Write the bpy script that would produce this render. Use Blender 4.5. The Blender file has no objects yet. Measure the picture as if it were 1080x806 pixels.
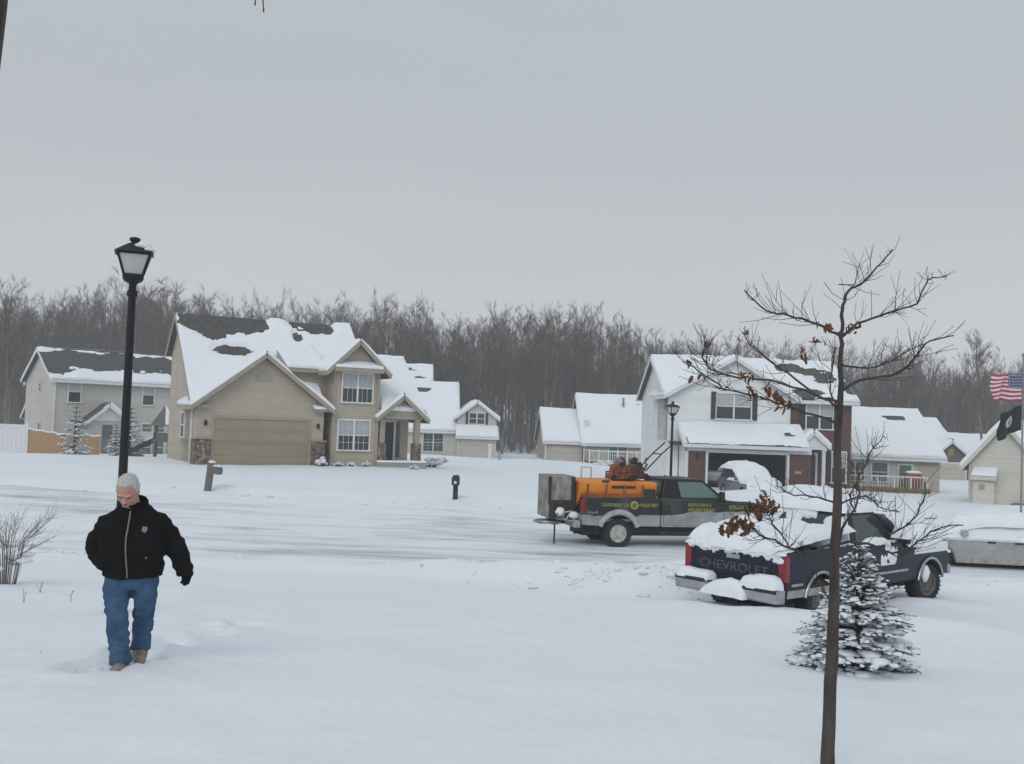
import bpy, bmesh, math, random
import numpy as np
from mathutils import Vector, Matrix, noise
RND = random.Random(11)
rad = math.radians
S = bpy.context.scene
COL = S.collection

# ------------------------------------------------------------------ camera model (pixels of the 1080 x 806 photograph)
F = 1050.0
TH = math.atan(41 / F)
RO = 0.037
CZ = 2.4
cT, sT, cR, sR = math.cos(TH), math.sin(TH), math.cos(RO), math.sin(RO)

def at(px, py, d):
    u = (px - 540) / F; v = (403 - py) / F
    x = u * cR - v * sR; w = u * sR + v * cR
    y = cT - w * sT; z = sT + w * cT
    k = d / y
    return Vector((x * k, d, CZ + z * k))

def project(p):
    x, y, z = p[0], p[1], p[2] - CZ
    yc = y * cT + z * sT
    w = (-y * sT + z * cT) / yc; xx = x / yc
    u = xx * cR + w * sR; v = -xx * sR + w * cR
    return 540 + F * u, 403 - F * v

# ------------------------------------------------------------------ terrain
TT = [-.6, -.35, -.15, 0, .15, .3, .5]
DD = [2, 6.5, 8, 9.5, 12, 14, 16, 20, 24, 30, 34, 37, 43, 50, 60, 70, 85, 100, 130, 400]
ZZ = [[.45] * 7,
      [.42] * 7,
      [.38, .38, .38, .36, .34, .32, .3],
      [.25, .25, .22, .2, .15, .1, .1],
      [0, 0, 0, 0, -.03, -.05, -.1],
      [-.2, -.2, -.22, -.25, -.25, -.24, -.3],
      [-.42, -.42, -.45, -.5, -.55, -.57, -.6],
      [-.75, -.8, -.85, -.85, -.8, -.7, -.75],
      [-1., -1.05, -1.05, -1.05, -1.05, -1., -.95],
      [-.9, -1., -1.05, -1.05, -1.06, -1.05, -1.],
      [-.8, -.88, -.95, -.98, -1.05, -1.05, -1.05],
      [-.7, -.7, -.72, -.74, -.95, -1.05, -1.05],
      [-.45, -.38, -.4, -.55, -.9, -1.1, -1.05],
      [-.4, -.14, -.16, -.4, -.95, -1.13, -1.],
      [-.75, -.55, -.4, -.6, -1.05, -1.15, -1.2],
      [-1.1, -1.05, -.7, -.8, -1.2, -1.35, -1.45],
      [-1.15, -1.15, -.85, -1.05, -1.4, -1.5, -1.5],
      [-1.2, -1.2, -1., -1.35, -1.65, -1.6, -1.5],
      [-1.6] * 7,
      [-1.6] * 7]
ZT = np.array(ZZ, float)
# x, y, rx, ry, height : ploughed and drifted heaps
MOUNDS = [(2.7, 19.0, 1.3, .9, .48), (1.2, 20.6, 2.4, .8, .34), (-.9, 21.4, 1.6, .6, .2), (3.9, 20.6, 1.5, .9, .3), (11.4, 38.6, 1.9, 1.6, 1.25), (13.3, 39.2, 1.7, 1.4, .6), (10.0, 37.6, 1.2, 1.1, .65), (4.2, 13.7, 2.6, .75, .15),
          (-4.5, 20.9, 5.0, .7, .16), (-13, 21.2, 4, .8, .18), (5.2, 13.3, 2.2, .7, .1), (9.6, 14.6, 2.5, .9, .12),
          (11.3, 21.6, 2.6, .8, .22), (4.6, 22.9, 2.0, .7, .35), (7.2, 24.0, 2.2, .7, .4), (-8, 38.3, 9, .8, .14), (3, 38.5, 5, .9, .18), (-22, 39, 9, 1, .15), (23, 33, 6, 2.0, .7),
          (15.5, 45, 4, 2, .4), (24.0, 46, 4, 2, .4), (12.9, 51.0, 2.6, 1.2, .45), (7.7, 18.2, 1.1, .6, .16), (4.2, 15.6, 1.0, .5, .12), (3.0, 16.3, .8, .6, .1), (14.4, 53, 1.0, 2.5, .4)]

def g_arr(x, y, detail=True):
    x = np.asarray(x, float); y = np.asarray(y, float)
    acc = 0
    ks = (.9, .95, 1., 1.05, 1.1)
    for k in ks:
        d = np.clip(y * k, 2, 399.)
        t = np.clip(x / np.maximum(y, 2.), -.599, .499)
        i = np.clip(np.searchsorted(DD, d, side='right') - 1, 0, len(DD) - 2)
        j = np.clip(np.searchsorted(TT, t, side='right') - 1, 0, len(TT) - 2)
        dd = np.array(DD); tt = np.array(TT)
        a = (d - dd[i]) / (dd[i + 1] - dd[i]); b = (t - tt[j]) / (tt[j + 1] - tt[j])
        b = b * b * (3 - 2 * b)
        acc = acc + (ZT[i, j] * (1 - a) * (1 - b) + ZT[i + 1, j] * a * (1 - b) + ZT[i, j + 1] * (1 - a) * b + ZT[i + 1, j + 1] * a * b)
    z = acc / len(ks)
    for mx, my, rx, ry, h in MOUNDS:
        r2 = ((x - mx) / rx) ** 2 + ((y - my) / ry) ** 2
        z = z + h * np.exp(-r2 * 1.1)
    return z

def g(x, y):
    return float(g_arr([x], [y])[0])

def spot(px, d, dz=0.0):
    """ground point seen at image column px and at depth d"""
    x = (px - 540) / F * d
    for _ in range(6):
        x += (px - project((x, d, g(x, d)))[0]) * d / F
    return Vector((x, d, g(x, d) + dz))

# ------------------------------------------------------------------ materials
M = {}
def nm(name):
    m = bpy.data.materials.new(name); m.use_nodes = True
    nt = m.node_tree; b = nt.nodes['Principled BSDF']
    M[name] = m
    return m, nt, b

def N(nt, typ, **kw):
    n = nt.nodes.new(typ)
    for k, v in kw.items():
        if k in n.inputs.keys(): n.inputs[k].default_value = v
        else: setattr(n, k, v)
    return n

def ramp(nt, stops):
    r = nt.nodes.new('ShaderNodeValToRGB'); e = r.color_ramp.elements
    while len(e) < len(stops): e.new(0.5)
    for q, (p, c) in zip(e, stops): q.position = p; q.color = (*c, 1)
    return r

def mat(name, c1, c2=None, rough=.6, nscale=6., bump=0., bscale=None, metallic=0., spec=.5, coat=0., stretch=(1, 1, 1), detail=5):
    m, nt, b = nm(name)
    L = nt.links.new
    c2 = c2 or tuple(x * .82 for x in c1)
    tc = N(nt, 'ShaderNodeTexCoord'); mp = N(nt, 'ShaderNodeMapping'); mp.inputs['Scale'].default_value = stretch
    L(tc.outputs['Object'], mp.inputs['Vector'])
    n = N(nt, 'ShaderNodeTexNoise', Scale=nscale, Detail=float(detail)); L(mp.outputs['Vector'], n.inputs['Vector'])
    r = ramp(nt, [(.32, c1), (.68, c2)]); L(n.outputs['Fac'], r.inputs['Fac']); L(r.outputs['Color'], b.inputs['Base Color'])
    b.inputs['Roughness'].default_value = rough; b.inputs['Metallic'].default_value = metallic
    b.inputs['Specular IOR Level'].default_value = spec
    b.inputs['Coat Weight'].default_value = coat; b.inputs['Coat Roughness'].default_value = .08
    if bump:
        n2 = N(nt, 'ShaderNodeTexNoise', Scale=bscale or nscale * 4, Detail=4.); L(mp.outputs['Vector'], n2.inputs['Vector'])
        bp = N(nt, 'ShaderNodeBump', Strength=bump, Distance=.02); L(n2.outputs['Fac'], bp.inputs['Height']); L(bp.outputs['Normal'], b.inputs['Normal'])
    return m

def siding(name, c, lap=.13, vertical=False):
    m, nt, b = nm(name); L = nt.links.new
    tc = N(nt, 'ShaderNodeTexCoord'); sp = N(nt, 'ShaderNodeSeparateXYZ'); L(tc.outputs['Object'], sp.inputs[0])
    dv = N(nt, 'ShaderNodeMath', operation='DIVIDE'); L(sp.outputs['Z'], dv.inputs[0]); dv.inputs[1].default_value = lap
    fr = N(nt, 'ShaderNodeMath', operation='FRACT'); L(dv.outputs[0], fr.inputs[0])
    inv = N(nt, 'ShaderNodeMath', operation='SUBTRACT'); inv.inputs[0].default_value = 1.; L(fr.outputs[0], inv.inputs[1])
    bp = N(nt, 'ShaderNodeBump', Strength=.75, Distance=.025); L(inv.outputs[0], bp.inputs['Height']); L(bp.outputs['Normal'], b.inputs['Normal'])
    n = N(nt, 'ShaderNodeTexNoise', Scale=.9, Detail=6.); L(tc.outputs['Object'], n.inputs['Vector'])
    fl = N(nt, 'ShaderNodeMath', operation='FLOOR'); L(dv.outputs[0], fl.inputs[0])
    wn = N(nt, 'ShaderNodeTexWhiteNoise', noise_dimensions='1D'); L(fl.outputs[0], wn.inputs['W'])
    ad = N(nt, 'ShaderNodeMath', operation='MULTIPLY_ADD'); L(wn.outputs['Value'], ad.inputs[0]); ad.inputs[1].default_value = .25; L(n.outputs['Fac'], ad.inputs[2])
    r = ramp(nt, [(.35, tuple(x * .9 for x in c)), (.85, tuple(min(1, x * 1.06) for x in c))]); L(ad.outputs[0], r.inputs['Fac']); L(r.outputs['Color'], b.inputs['Base Color'])
    b.inputs['Roughness'].default_value = .55
    return m

def brick(name, c1, c2, mortar, bw=.22, bh=.075):
    m, nt, b = nm(name); L = nt.links.new
    tc = N(nt, 'ShaderNodeTexCoord'); sp = N(nt, 'ShaderNodeSeparateXYZ'); L(tc.outputs['Object'], sp.inputs[0])
    ad = N(nt, 'ShaderNodeMath', operation='ADD'); L(sp.outputs['X'], ad.inputs[0]); L(sp.outputs['Y'], ad.inputs[1])
    cb = N(nt, 'ShaderNodeCombineXYZ'); L(ad.outputs[0], cb.inputs['X']); L(sp.outputs['Z'], cb.inputs['Y'])
    br = N(nt, 'ShaderNodeTexBrick'); L(cb.outputs[0], br.inputs['Vector'])
    br.inputs['Color1'].default_value = (*c1, 1); br.inputs['Color2'].default_value = (*c2, 1); br.inputs['Mortar'].default_value = (*mortar, 1)
    br.inputs['Scale'].default_value = 1.; br.inputs['Brick Width'].default_value = bw; br.inputs['Row Height'].default_value = bh; br.inputs['Mortar Size'].default_value = .008
    n = N(nt, 'ShaderNodeTexNoise', Scale=2.5, Detail=6.); L(tc.outputs['Object'], n.inputs['Vector'])
    mx = N(nt, 'ShaderNodeMix', data_type='RGBA', blend_type='MULTIPLY'); mx.inputs[0].default_value = .45
    L(br.outputs['Color'], mx.inputs[6]); L(n.outputs['Color'], mx.inputs[7]); L(mx.outputs[2], b.inputs['Base Color'])
    b.inputs['Roughness'].default_value = .85
    return m

def stone(name):
    m, nt, b = nm(name); L = nt.links.new
    tc = N(nt, 'ShaderNodeTexCoord'); v = N(nt, 'ShaderNodeTexVoronoi', Scale=8.5); L(tc.outputs['Object'], v.inputs['Vector'])
    r = ramp(nt, [(0., (.06, .04, .03)), (.35, (.20, .145, .10)), (.6, (.09, .07, .06)), (1., (.33, .27, .21))])
    sp = N(nt, 'ShaderNodeSeparateColor'); L(v.outputs['Color'], sp.inputs[0]); L(sp.outputs[0], r.inputs['Fac']); L(r.outputs['Color'], b.inputs['Base Color'])
    bp = N(nt, 'ShaderNodeBump', Strength=.8, Distance=.05); L(v.outputs['Distance'], bp.inputs['Height']); bp.invert = True; L(bp.outputs['Normal'], b.inputs['Normal'])
    b.inputs['Roughness'].default_value = .9
    return m

def glass(name, c, rough=.06):
    m, nt, b = nm(name)
    b.inputs['Base Color'].default_value = (*c, 1); b.inputs['Roughness'].default_value = rough; b.inputs['Specular IOR Level'].default_value = .7
    return m

def snow_mat(name, c=(.80, .835, .88), bump=.35, s1=9., s2=55.):
    m, nt, b = nm(name); L = nt.links.new
    tc = N(nt, 'ShaderNodeTexCoord')
    n1 = N(nt, 'ShaderNodeTexNoise', Scale=s1, Detail=6.); L(tc.outputs['Object'], n1.inputs['Vector'])
    n2 = N(nt, 'ShaderNodeTexNoise', Scale=s2, Detail=3.); L(tc.outputs['Object'], n2.inputs['Vector'])
    ad = N(nt, 'ShaderNodeMath', operation='MULTIPLY_ADD'); L(n2.outputs['Fac'], ad.inputs[0]); ad.inputs[1].default_value = .25; L(n1.outputs['Fac'], ad.inputs[2])
    bp = N(nt, 'ShaderNodeBump', Strength=bump, Distance=.03); L(ad.outputs[0], bp.inputs['Height']); L(bp.outputs['Normal'], b.inputs['Normal'])
    r = ramp(nt, [(.3, tuple(x * .965 for x in c)), (.7, c)]); L(n1.outputs['Fac'], r.inputs['Fac']); L(r.outputs['Color'], b.inputs['Base Color'])
    b.inputs['Roughness'].default_value = .75; b.inputs['Specular IOR Level'].default_value = .25
    return m

snow_mat('snow'); snow_mat('roof_snow', (.82, .85, .89), .3, 3., 20.)
siding('beige_siding', (.42, .365, .285)); siding('white_siding', (.74, .765, .77)); siding('taupe_siding', (.50, .475, .435)); siding('cream_siding', (.50, .485, .44)); siding('tan_siding', (.42, .38, .31)); siding('ivory_siding', (.56, .545, .47))
siding('garage_panel', (.285, .24, .165), .53); siding('pale_panel', (.47, .435, .38), .53)
mat('beige_trim', (.36, .31, .245), rough=.6); mat('white_trim', (.74, .75, .76), rough=.5); mat('grey_trim', (.33, .31, .28))
mat('shingle', (.045, .043, .042), (.095, .088, .08), rough=.95, nscale=5., bump=.5, bscale=14., stretch=(1, 1, 1))
brick('brick', (.15, .042, .032), (.10, .032, .027), (.18, .14, .13)); brick('brown_brick', (.16, .085, .07), (.12, .07, .06), (.2, .17, .15)); stone('stone')
glass('glass_dark', (.022, .026, .03)); glass('glass_mid', (.10, .12, .13)); glass('car_glass', (.03, .045, .045)); glass('green_glass', (.10, .17, .16))
mat('blind', (.42, .44, .45), rough=.5); mat('shutter', (.028, .03, .032), rough=.6); mat('dark_door', (.03, .027, .027), rough=.4)
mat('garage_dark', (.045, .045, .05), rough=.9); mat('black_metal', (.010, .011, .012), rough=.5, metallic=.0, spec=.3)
mat('lamp_glass', (.50, .52, .50), (.42, .43, .41), rough=.35, nscale=3.)
mat('grey_metal', (.30, .31, .32), rough=.45, metallic=.8); mat('chrome', (.46, .47, .49), (.33, .33, .34), rough=.28, metallic=.85); mat('tire', (.018, .018, .019), rough=.85)
mat('rim', (.42, .41, .39), (.25, .24, .22), rough=.5, nscale=9., metallic=.4); mat('salt_rim', (.55, .54, .52), (.34, .33, .31), rough=.7, nscale=8.); mat('flare', (.46, .45, .43), (.30, .29, .28), rough=.7, nscale=6.)
mat('blue_paint', (.0075, .0085, .027), (.013, .014, .032), rough=.42, nscale=3., spec=.25, coat=.07); mat('old_rim', (.16, .155, .15), (.06, .058, .056), rough=.6, nscale=9.); mat('faded_letters', (.10, .11, .14), (.045, .05, .07), rough=.6, nscale=11.); mat('silver_paint', (.40, .41, .42), (.30, .30, .30), rough=.4, nscale=3., metallic=.3, coat=.3)
mat('grey_paint', (.09, .10, .12), rough=.35, coat=.4)
mat('red_lens', (.26, .008, .014), (.16, .005, .009), rough=.25, nscale=14., coat=.2); mat('black_plastic', (.018, .018, .02), rough=.6)
mat('orange_poly', (.72, .25, .014), (.58, .16, .01), rough=.5, nscale=2.); mat('rust_orange', (.34, .10, .02), (.16, .05, .02), rough=.7, nscale=8.); mat('yellow_vinyl', (.38, .40, .08), (.22, .23, .06), rough=.6, nscale=5.)
mat('dirty_metal', (.34, .32, .285), (.12, .115, .105), rough=.8, nscale=7., bump=.4, stretch=(1, 1, .45)); mat('salt_grime', (.42, .41, .39), (.24, .23, .22), rough=.9, nscale=10.)
mat('fence_wood', (.44, .28, .14), (.33, .20, .10), rough=.85, nscale=4., stretch=(6, 6, .5)); mat('weathered_wood', (.19, .17, .15), (.12, .105, .095), rough=.9, nscale=5., bump=.3, stretch=(4, 4, .6)); mat('straw', (.33, .23, .11), (.17, .115, .055), rough=.95, nscale=6., bump=.6, stretch=(5, 5, .6))
mat('bark', (.085, .070, .060), (.036, .030, .027), rough=.95, nscale=14., bump=.6, stretch=(1, 1, .3)); mat('wood_bark', (.23, .195, .17), (.115, .095, .082), rough=1., nscale=.8, spec=.1); mat('twig', (.145, .115, .098), (.085, .068, .058), rough=1., nscale=.6, spec=.1)
mat('oak_leaf', (.19, .088, .042), (.065, .03, .018), rough=.85, spec=.2, nscale=14.); mat('needle', (.045, .06, .05), (.085, .10, .088), rough=.8, nscale=18.); mat('shrub_twig', (.19, .14, .125), (.11, .085, .075), rough=.95, nscale=12.)
mat('skin', (.52, .29, .225), (.46, .22, .17), rough=.55, nscale=22., bump=.15, bscale=160.); mat('lips', (.30, .12, .10)); mat('hair', (.62, .61, .59), (.40, .39, .38), rough=.8, nscale=60., bump=.5, stretch=(1, 1, .4)); mat('eye_dark', (.06, .045, .04), rough=.3)
mat('jacket', (.006, .006, .0065), (.011, .010, .011), rough=.95, spec=.12, nscale=7., bump=.35, bscale=30.); mat('denim', (.075, .138, .24), (.034, .070, .14), rough=.95, spec=.15, nscale=6., bump=.3, bscale=70.); mat('boot', (.30, .26, .21), (.14, .11, .09), rough=.8, nscale=20.)
mat('brass', (.30, .27, .2), rough=.4, metallic=.7); mat('patch', (.25, .25, .27), rough=.7); mat('shirt', (.38, .36, .35), rough=.9)
mat('machine_red', (.20, .045, .025), (.09, .03, .02), rough=.6, nscale=12.); mat('blue_pipe', (.10, .16, .26), rough=.5); mat('grime_black', (.035, .033, .03), (.012, .012, .012), rough=.8, nscale=5.)
mat('concrete', (.35, .34, .32), rough=.9)

# two-tone service truck paint: black above, silver and road salt below
m, nt, b = nm('two_tone'); L = nt.links.new
tc = N(nt, 'ShaderNodeTexCoord'); sp = N(nt, 'ShaderNodeSeparateXYZ'); L(tc.outputs['Object'], sp.inputs[0])
n = N(nt, 'ShaderNodeTexNoise', Scale=2.2, Detail=6.); L(tc.outputs['Object'], n.inputs['Vector'])
mr = N(nt, 'ShaderNodeMapRange'); L(sp.outputs['X'], mr.inputs[0]); mr.inputs[1].default_value = 2.4; mr.inputs[2].default_value = 3.6; mr.inputs[3].default_value = .85; mr.inputs[4].default_value = 1.0
nq = N(nt, 'ShaderNodeTexNoise', Scale=3.5, Detail=6.); L(tc.outputs['Object'], nq.inputs['Vector'])
ma = N(nt, 'ShaderNodeMath', operation='MULTIPLY_ADD'); L(nq.outputs['Fac'], ma.inputs[0]); ma.inputs[1].default_value = .13; L(mr.outputs[0], ma.inputs[2])
gt = N(nt, 'ShaderNodeMath', operation='LESS_THAN'); L(sp.outputs['Z'], gt.inputs[0]); L(ma.outputs[0], gt.inputs[1])
r = ramp(nt, [(.35, (.36, .38, .38)), (.7, (.22, .23, .23))]); L(n.outputs['Fac'], r.inputs['Fac'])
n3 = N(nt, 'ShaderNodeTexNoise', Scale=1.3, Detail=7.); L(tc.outputs['Object'], n3.inputs['Vector'])
r2 = ramp(nt, [(.5, (.012, .014, .013)), (.78, (.11, .11, .10))]); L(n3.outputs['Fac'], r2.inputs['Fac'])
mx = N(nt, 'ShaderNodeMix', data_type='RGBA'); L(gt.outputs[0], mx.inputs[0]); L(r2.outputs['Color'], mx.inputs[6]); L(r.outputs['Color'], mx.inputs[7]); L(mx.outputs[2], b.inputs['Base Color'])
b.inputs['Roughness'].default_value = .45

# ploughed road: packed snow with streaks of bare wet asphalt along the tyre tracks
m, nt, b = nm('road'); L = nt.links.new
tc = N(nt, 'ShaderNodeTexCoord')
def strz(sx, sy, sc, rot=0.):
    mp = N(nt, 'ShaderNodeMapping'); mp.inputs['Scale'].default_value = (sx, sy, 1); mp.inputs['Rotation'].default_value = (0, 0, rot); L(tc.outputs['Object'], mp.inputs['Vector'])
    q = N(nt, 'ShaderNodeTexNoise', Scale=sc, Detail=8., Roughness=.62, Distortion=.5); L(mp.outputs['Vector'], q.inputs['Vector']); return q
a1 = strz(.16, .80, 1.1, rad(5)); a2 = strz(.55, 2.4, 1., rad(-7)); a3 = strz(.06, .14, 1.2)
s1 = N(nt, 'ShaderNodeMath', operation='MULTIPLY_ADD'); L(a2.outputs['Fac'], s1.inputs[0]); s1.inputs[1].default_value = .45; L(a1.outputs['Fac'], s1.inputs[2])
s2 = N(nt, 'ShaderNodeMath', operation='MULTIPLY_ADD'); L(a3.outputs['Fac'], s2.inputs[0]); s2.inputs[1].default_value = .55; L(s1.outputs[0], s2.inputs[2])
r = ramp(nt, [(.51, (.80, .83, .87)), (.63, (.64, .67, .71)), (.78, (.38, .40, .43))])
sc2 = N(nt, 'ShaderNodeMath', operation='SUBTRACT'); L(s2.outputs[0], sc2.inputs[0]); sc2.inputs[1].default_value = .46
L(sc2.outputs[0], r.inputs['Fac']); L(r.outputs['Color'], b.inputs['Base Color'])
ROADRAMP = r
bp = N(nt, 'ShaderNodeBump', Strength=.3, Distance=.05); L(s1.outputs[0], bp.inputs['Height']); bp.invert = True; L(bp.outputs['Normal'], b.inputs['Normal'])
b.inputs['Roughness'].default_value = .65; b.inputs['Specular IOR Level'].default_value = .3

# flags
def flag_mat(name):
    m, nt, b = nm(name); b.inputs['Roughness'].default_value = .8
    return m, nt, b, nt.links.new
def mth(nt, op, a, b_=None):
    n = N(nt, 'ShaderNodeMath', operation=op)
    for i, v in enumerate((a, b_)):
        if v is None: continue
        if isinstance(v, (int, float)): n.inputs[i].default_value = v
        else: nt.links.new(v, n.inputs[i])
    return n.outputs[0]
m, nt, b, L = flag_mat('flag_cloth')
uv = N(nt, 'ShaderNodeUVMap'); sp = N(nt, 'ShaderNodeSeparateXYZ'); L(uv.outputs[0], sp.inputs[0])
U, V = sp.outputs['X'], sp.outputs['Y']
stripe = mth(nt, 'LESS_THAN', mth(nt, 'MODULO', mth(nt, 'MULTIPLY', V, 13.), 2.), 1.)
mx = N(nt, 'ShaderNodeMix', data_type='RGBA'); L(stripe, mx.inputs[0]); mx.inputs[6].default_value = (.62, .60, .62, 1); mx.inputs[7].default_value = (.42, .035, .06, 1)
cant = mth(nt, 'MULTIPLY', mth(nt, 'LESS_THAN', U, .42), mth(nt, 'GREATER_THAN', V, .4615))
du = mth(nt, 'SUBTRACT', mth(nt, 'FRACT', mth(nt, 'MULTIPLY', U, 6 / .42)), .5); dv = mth(nt, 'SUBTRACT', mth(nt, 'FRACT', mth(nt, 'MULTIPLY', mth(nt, 'SUBTRACT', V, .4615), 5 / .5385)), .5)
star = mth(nt, 'LESS_THAN', mth(nt, 'ADD', mth(nt, 'MULTIPLY', du, du), mth(nt, 'MULTIPLY', dv, dv)), .055)
mc = N(nt, 'ShaderNodeMix', data_type='RGBA'); L(star, mc.inputs[0]); mc.inputs[6].default_value = (.045, .055, .16, 1); mc.inputs[7].default_value = (.6, .6, .62, 1)
mf = N(nt, 'ShaderNodeMix', data_type='RGBA'); L(cant, mf.inputs[0]); L(mx.outputs[2], mf.inputs[6]); L(mc.outputs[2], mf.inputs[7]); L(mf.outputs[2], b.inputs['Base Color'])
m, nt, b, L = flag_mat('black_flag_cloth')
uv = N(nt, 'ShaderNodeUVMap'); sp = N(nt, 'ShaderNodeSeparateXYZ'); L(uv.outputs[0], sp.inputs[0])
du = mth(nt, 'MULTIPLY', mth(nt, 'SUBTRACT', sp.outputs['X'], .56), 1.5); dv = mth(nt, 'SUBTRACT', sp.outputs['Y'], .5)
r2_ = mth(nt, 'ADD', mth(nt, 'MULTIPLY', du, du), mth(nt, 'MULTIPLY', dv, dv))
disc = mth(nt, 'MULTIPLY', mth(nt, 'LESS_THAN', r2_, .07), mth(nt, 'GREATER_THAN', r2_, .02))
mx = N(nt, 'ShaderNodeMix', data_type='RGBA'); L(disc, mx.inputs[0]); mx.inputs[6].default_value = (.012, .014, .013, 1); mx.inputs[7].default_value = (.40, .41, .42, 1); L(mx.outputs[2], b.inputs['Base Color'])

# ------------------------------------------------------------------ mesh builder
class MB:
    def __init__(s): s.v = []; s.f = []; s.m = []; s.M = None
    def add(s, vs, fs, m=0):
        o = len(s.v)
        if s.M is not None: vs = [s.M @ Vector(p) for p in vs]
        s.v.extend([tuple(p) for p in vs])
        for q in fs: s.f.append([i + o for i in q]); s.m.append(m)
        return s
    def box(s, x0, x1, y0, y1, z0, z1, m=0):
        return s.add([(x, y, z) for z in (z0, z1) for y in (y0, y1) for x in (x0, x1)],
                     [(0, 2, 3, 1), (4, 5, 7, 6), (0, 1, 5, 4), (2, 6, 7, 3), (0, 4, 6, 2), (1, 3, 7, 5)], m)
    def prism(s, pts, ax, a, b, m=0):
        n = len(pts)
        f = {'x': lambda p, k: (k, p[0], p[1]), 'y': lambda p, k: (p[0], k, p[1]), 'z': lambda p, k: (p[0], p[1], k)}[ax]
        return s.add([f(p, a) for p in pts] + [f(p, b) for p in pts],
                     [tuple(range(n)), tuple(range(2 * n - 1, n - 1, -1))] + [(i, (i + 1) % n, n + (i + 1) % n, n + i) for i in range(n)], m)
    def slab(s, q, t, m=0):
        q = [Vector(p) for p in q]; n = (q[1] - q[0]).cross(q[3] - q[0]).normalized()
        return s.add(q + [p - n * t for p in q], [(0, 1, 2, 3), (7, 6, 5, 4), (0, 4, 5, 1), (1, 5, 6, 2), (2, 6, 7, 3), (3, 7, 4, 0)], m)
    def bar(s, a, b, w, h=None, m=0):
        a, b = Vector(a), Vector(b); h = h or w
        d = (b - a).normalized(); up = Vector((0, 0, 1)) if abs(d.z) < .9 else Vector((0, 1, 0))
        r = d.cross(up).normalized(); u = r.cross(d)
        c = [(-w / 2, -h / 2), (w / 2, -h / 2), (w / 2, h / 2), (-w / 2, h / 2)]
        return s.add([a + r * i + u * j for i, j in c] + [b + r * i + u * j for i, j in c], [(3, 2, 1, 0), (4, 5, 6, 7)] + [(i, (i + 1) % 4, 4 + (i + 1) % 4, 4 + i) for i in range(4)], m)
    def tube(s, path, radii, n=6, m=0, cap=True, sq=None):
        P = [Vector(p) for p in path]
        if isinstance(radii, (int, float)): radii = [radii] * len(P)
        vs = []; prev = None
        for i, p in enumerate(P):
            d = (P[min(i + 1, len(P) - 1)] - P[max(i - 1, 0)]).normalized()
            if prev is None:
                up = Vector((0, 0, 1)) if abs(d.z) < .9 else Vector((1, 0, 0)); r = d.cross(up).normalized()
            else: r = (prev - d * prev.dot(d)).normalized()
            prev = r; u = r.cross(d)
            ra = radii[i] if isinstance(radii[i], (tuple, list)) else (radii[i], radii[i])
            for k in range(n):
                a = 2 * math.pi * k / n
                vs.append(p + r * (math.cos(a) * ra[0]) + u * (math.sin(a) * ra[1]))
        fs = [(i * n + k, i * n + (k + 1) % n, (i + 1) * n + (k + 1) % n, (i + 1) * n + k) for i in range(len(P) - 1) for k in range(n)]
        if cap: fs += [tuple(range(n - 1, -1, -1)), tuple((len(P) - 1) * n + k for k in range(n))]
        return s.add(vs, fs, m)
    def rings(s, rs, n=24, m=0, p=2.0):
        """horizontal superellipse rings: (cx, cy, cz, rx, ry)"""
        vs = []
        for cx, cy, cz, rx, ry in rs:
            for k in range(n):
                a = 2 * math.pi * k / n; c, q = math.cos(a), math.sin(a)
                vs.append((cx + rx * math.copysign(abs(c) ** (2 / p), c), cy + ry * math.copysign(abs(q) ** (2 / p), q), cz))
        K = len(rs)
        fs = [(i * n + k, i * n + (k + 1) % n, (i + 1) * n + (k + 1) % n, (i + 1) * n + k) for i in range(K - 1) for k in range(n)]
        fs += [tuple(range(n - 1, -1, -1)), tuple((K - 1) * n + k for k in range(n))]
        return s.add(vs, fs, m)
    def ell(s, c, r, nu=14, nv=9, m=0, rough=0.):
        vs = [(c[0], c[1], c[2] - r[2])]
        for j in range(1, nv):
            b = -math.pi / 2 + math.pi * j / nv
            for i in range(nu):
                a = 2 * math.pi * i / nu
                e = 1 + (rough * noise.noise(Vector((c[0] * 7 + math.cos(a) * 1.7, c[1] * 7 + math.sin(a) * 1.7, c[2] * 7 + b * 1.5))) if rough else 0)
                vs.append((c[0] + r[0] * math.cos(b) * math.cos(a) * e, c[1] + r[1] * math.cos(b) * math.sin(a) * e, c[2] + r[2] * math.sin(b) * e))
        vs.append((c[0], c[1], c[2] + r[2])); t = len(vs) - 1
        fs = [(0, 1 + (i + 1) % nu, 1 + i) for i in range(nu)] + [(t, 1 + (nv - 2) * nu + i, 1 + (nv - 2) * nu + (i + 1) % nu) for i in range(nu)]
        fs += [(1 + j * nu + i, 1 + j * nu + (i + 1) % nu, 1 + (j + 1) * nu + (i + 1) % nu, 1 + (j + 1) * nu + i) for j in range(nv - 2) for i in range(nu)]
        return s.add(vs, fs, m)
    def lathe(s, prof, c=(0, 0, 0), ax='z', n=20, m=0, cap=False):
        """prof: (radius, height) pairs"""
        f = {'z': lambda r, h, a: (c[0] + r * math.cos(a), c[1] + r * math.sin(a), c[2] + h), 'y': lambda r, h, a: (c[0] + r * math.cos(a), c[1] + h, c[2] + r * math.sin(a)), 'x': lambda r, h, a: (c[0] + h, c[1] + r * math.cos(a), c[2] + r * math.sin(a))}[ax]
        vs = [f(r, h, 2 * math.pi * k / n) for r, h in prof for k in range(n)]
        K = len(prof)
        fs = [(i * n + k, i * n + (k + 1) % n, (i + 1) * n + (k + 1) % n, (i + 1) * n + k) for i in range(K - 1) for k in range(n)]
        if cap: fs += [tuple(range(n - 1, -1, -1)), tuple((K - 1) * n + k for k in range(n))]
        return s.add(vs, fs, m)
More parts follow.
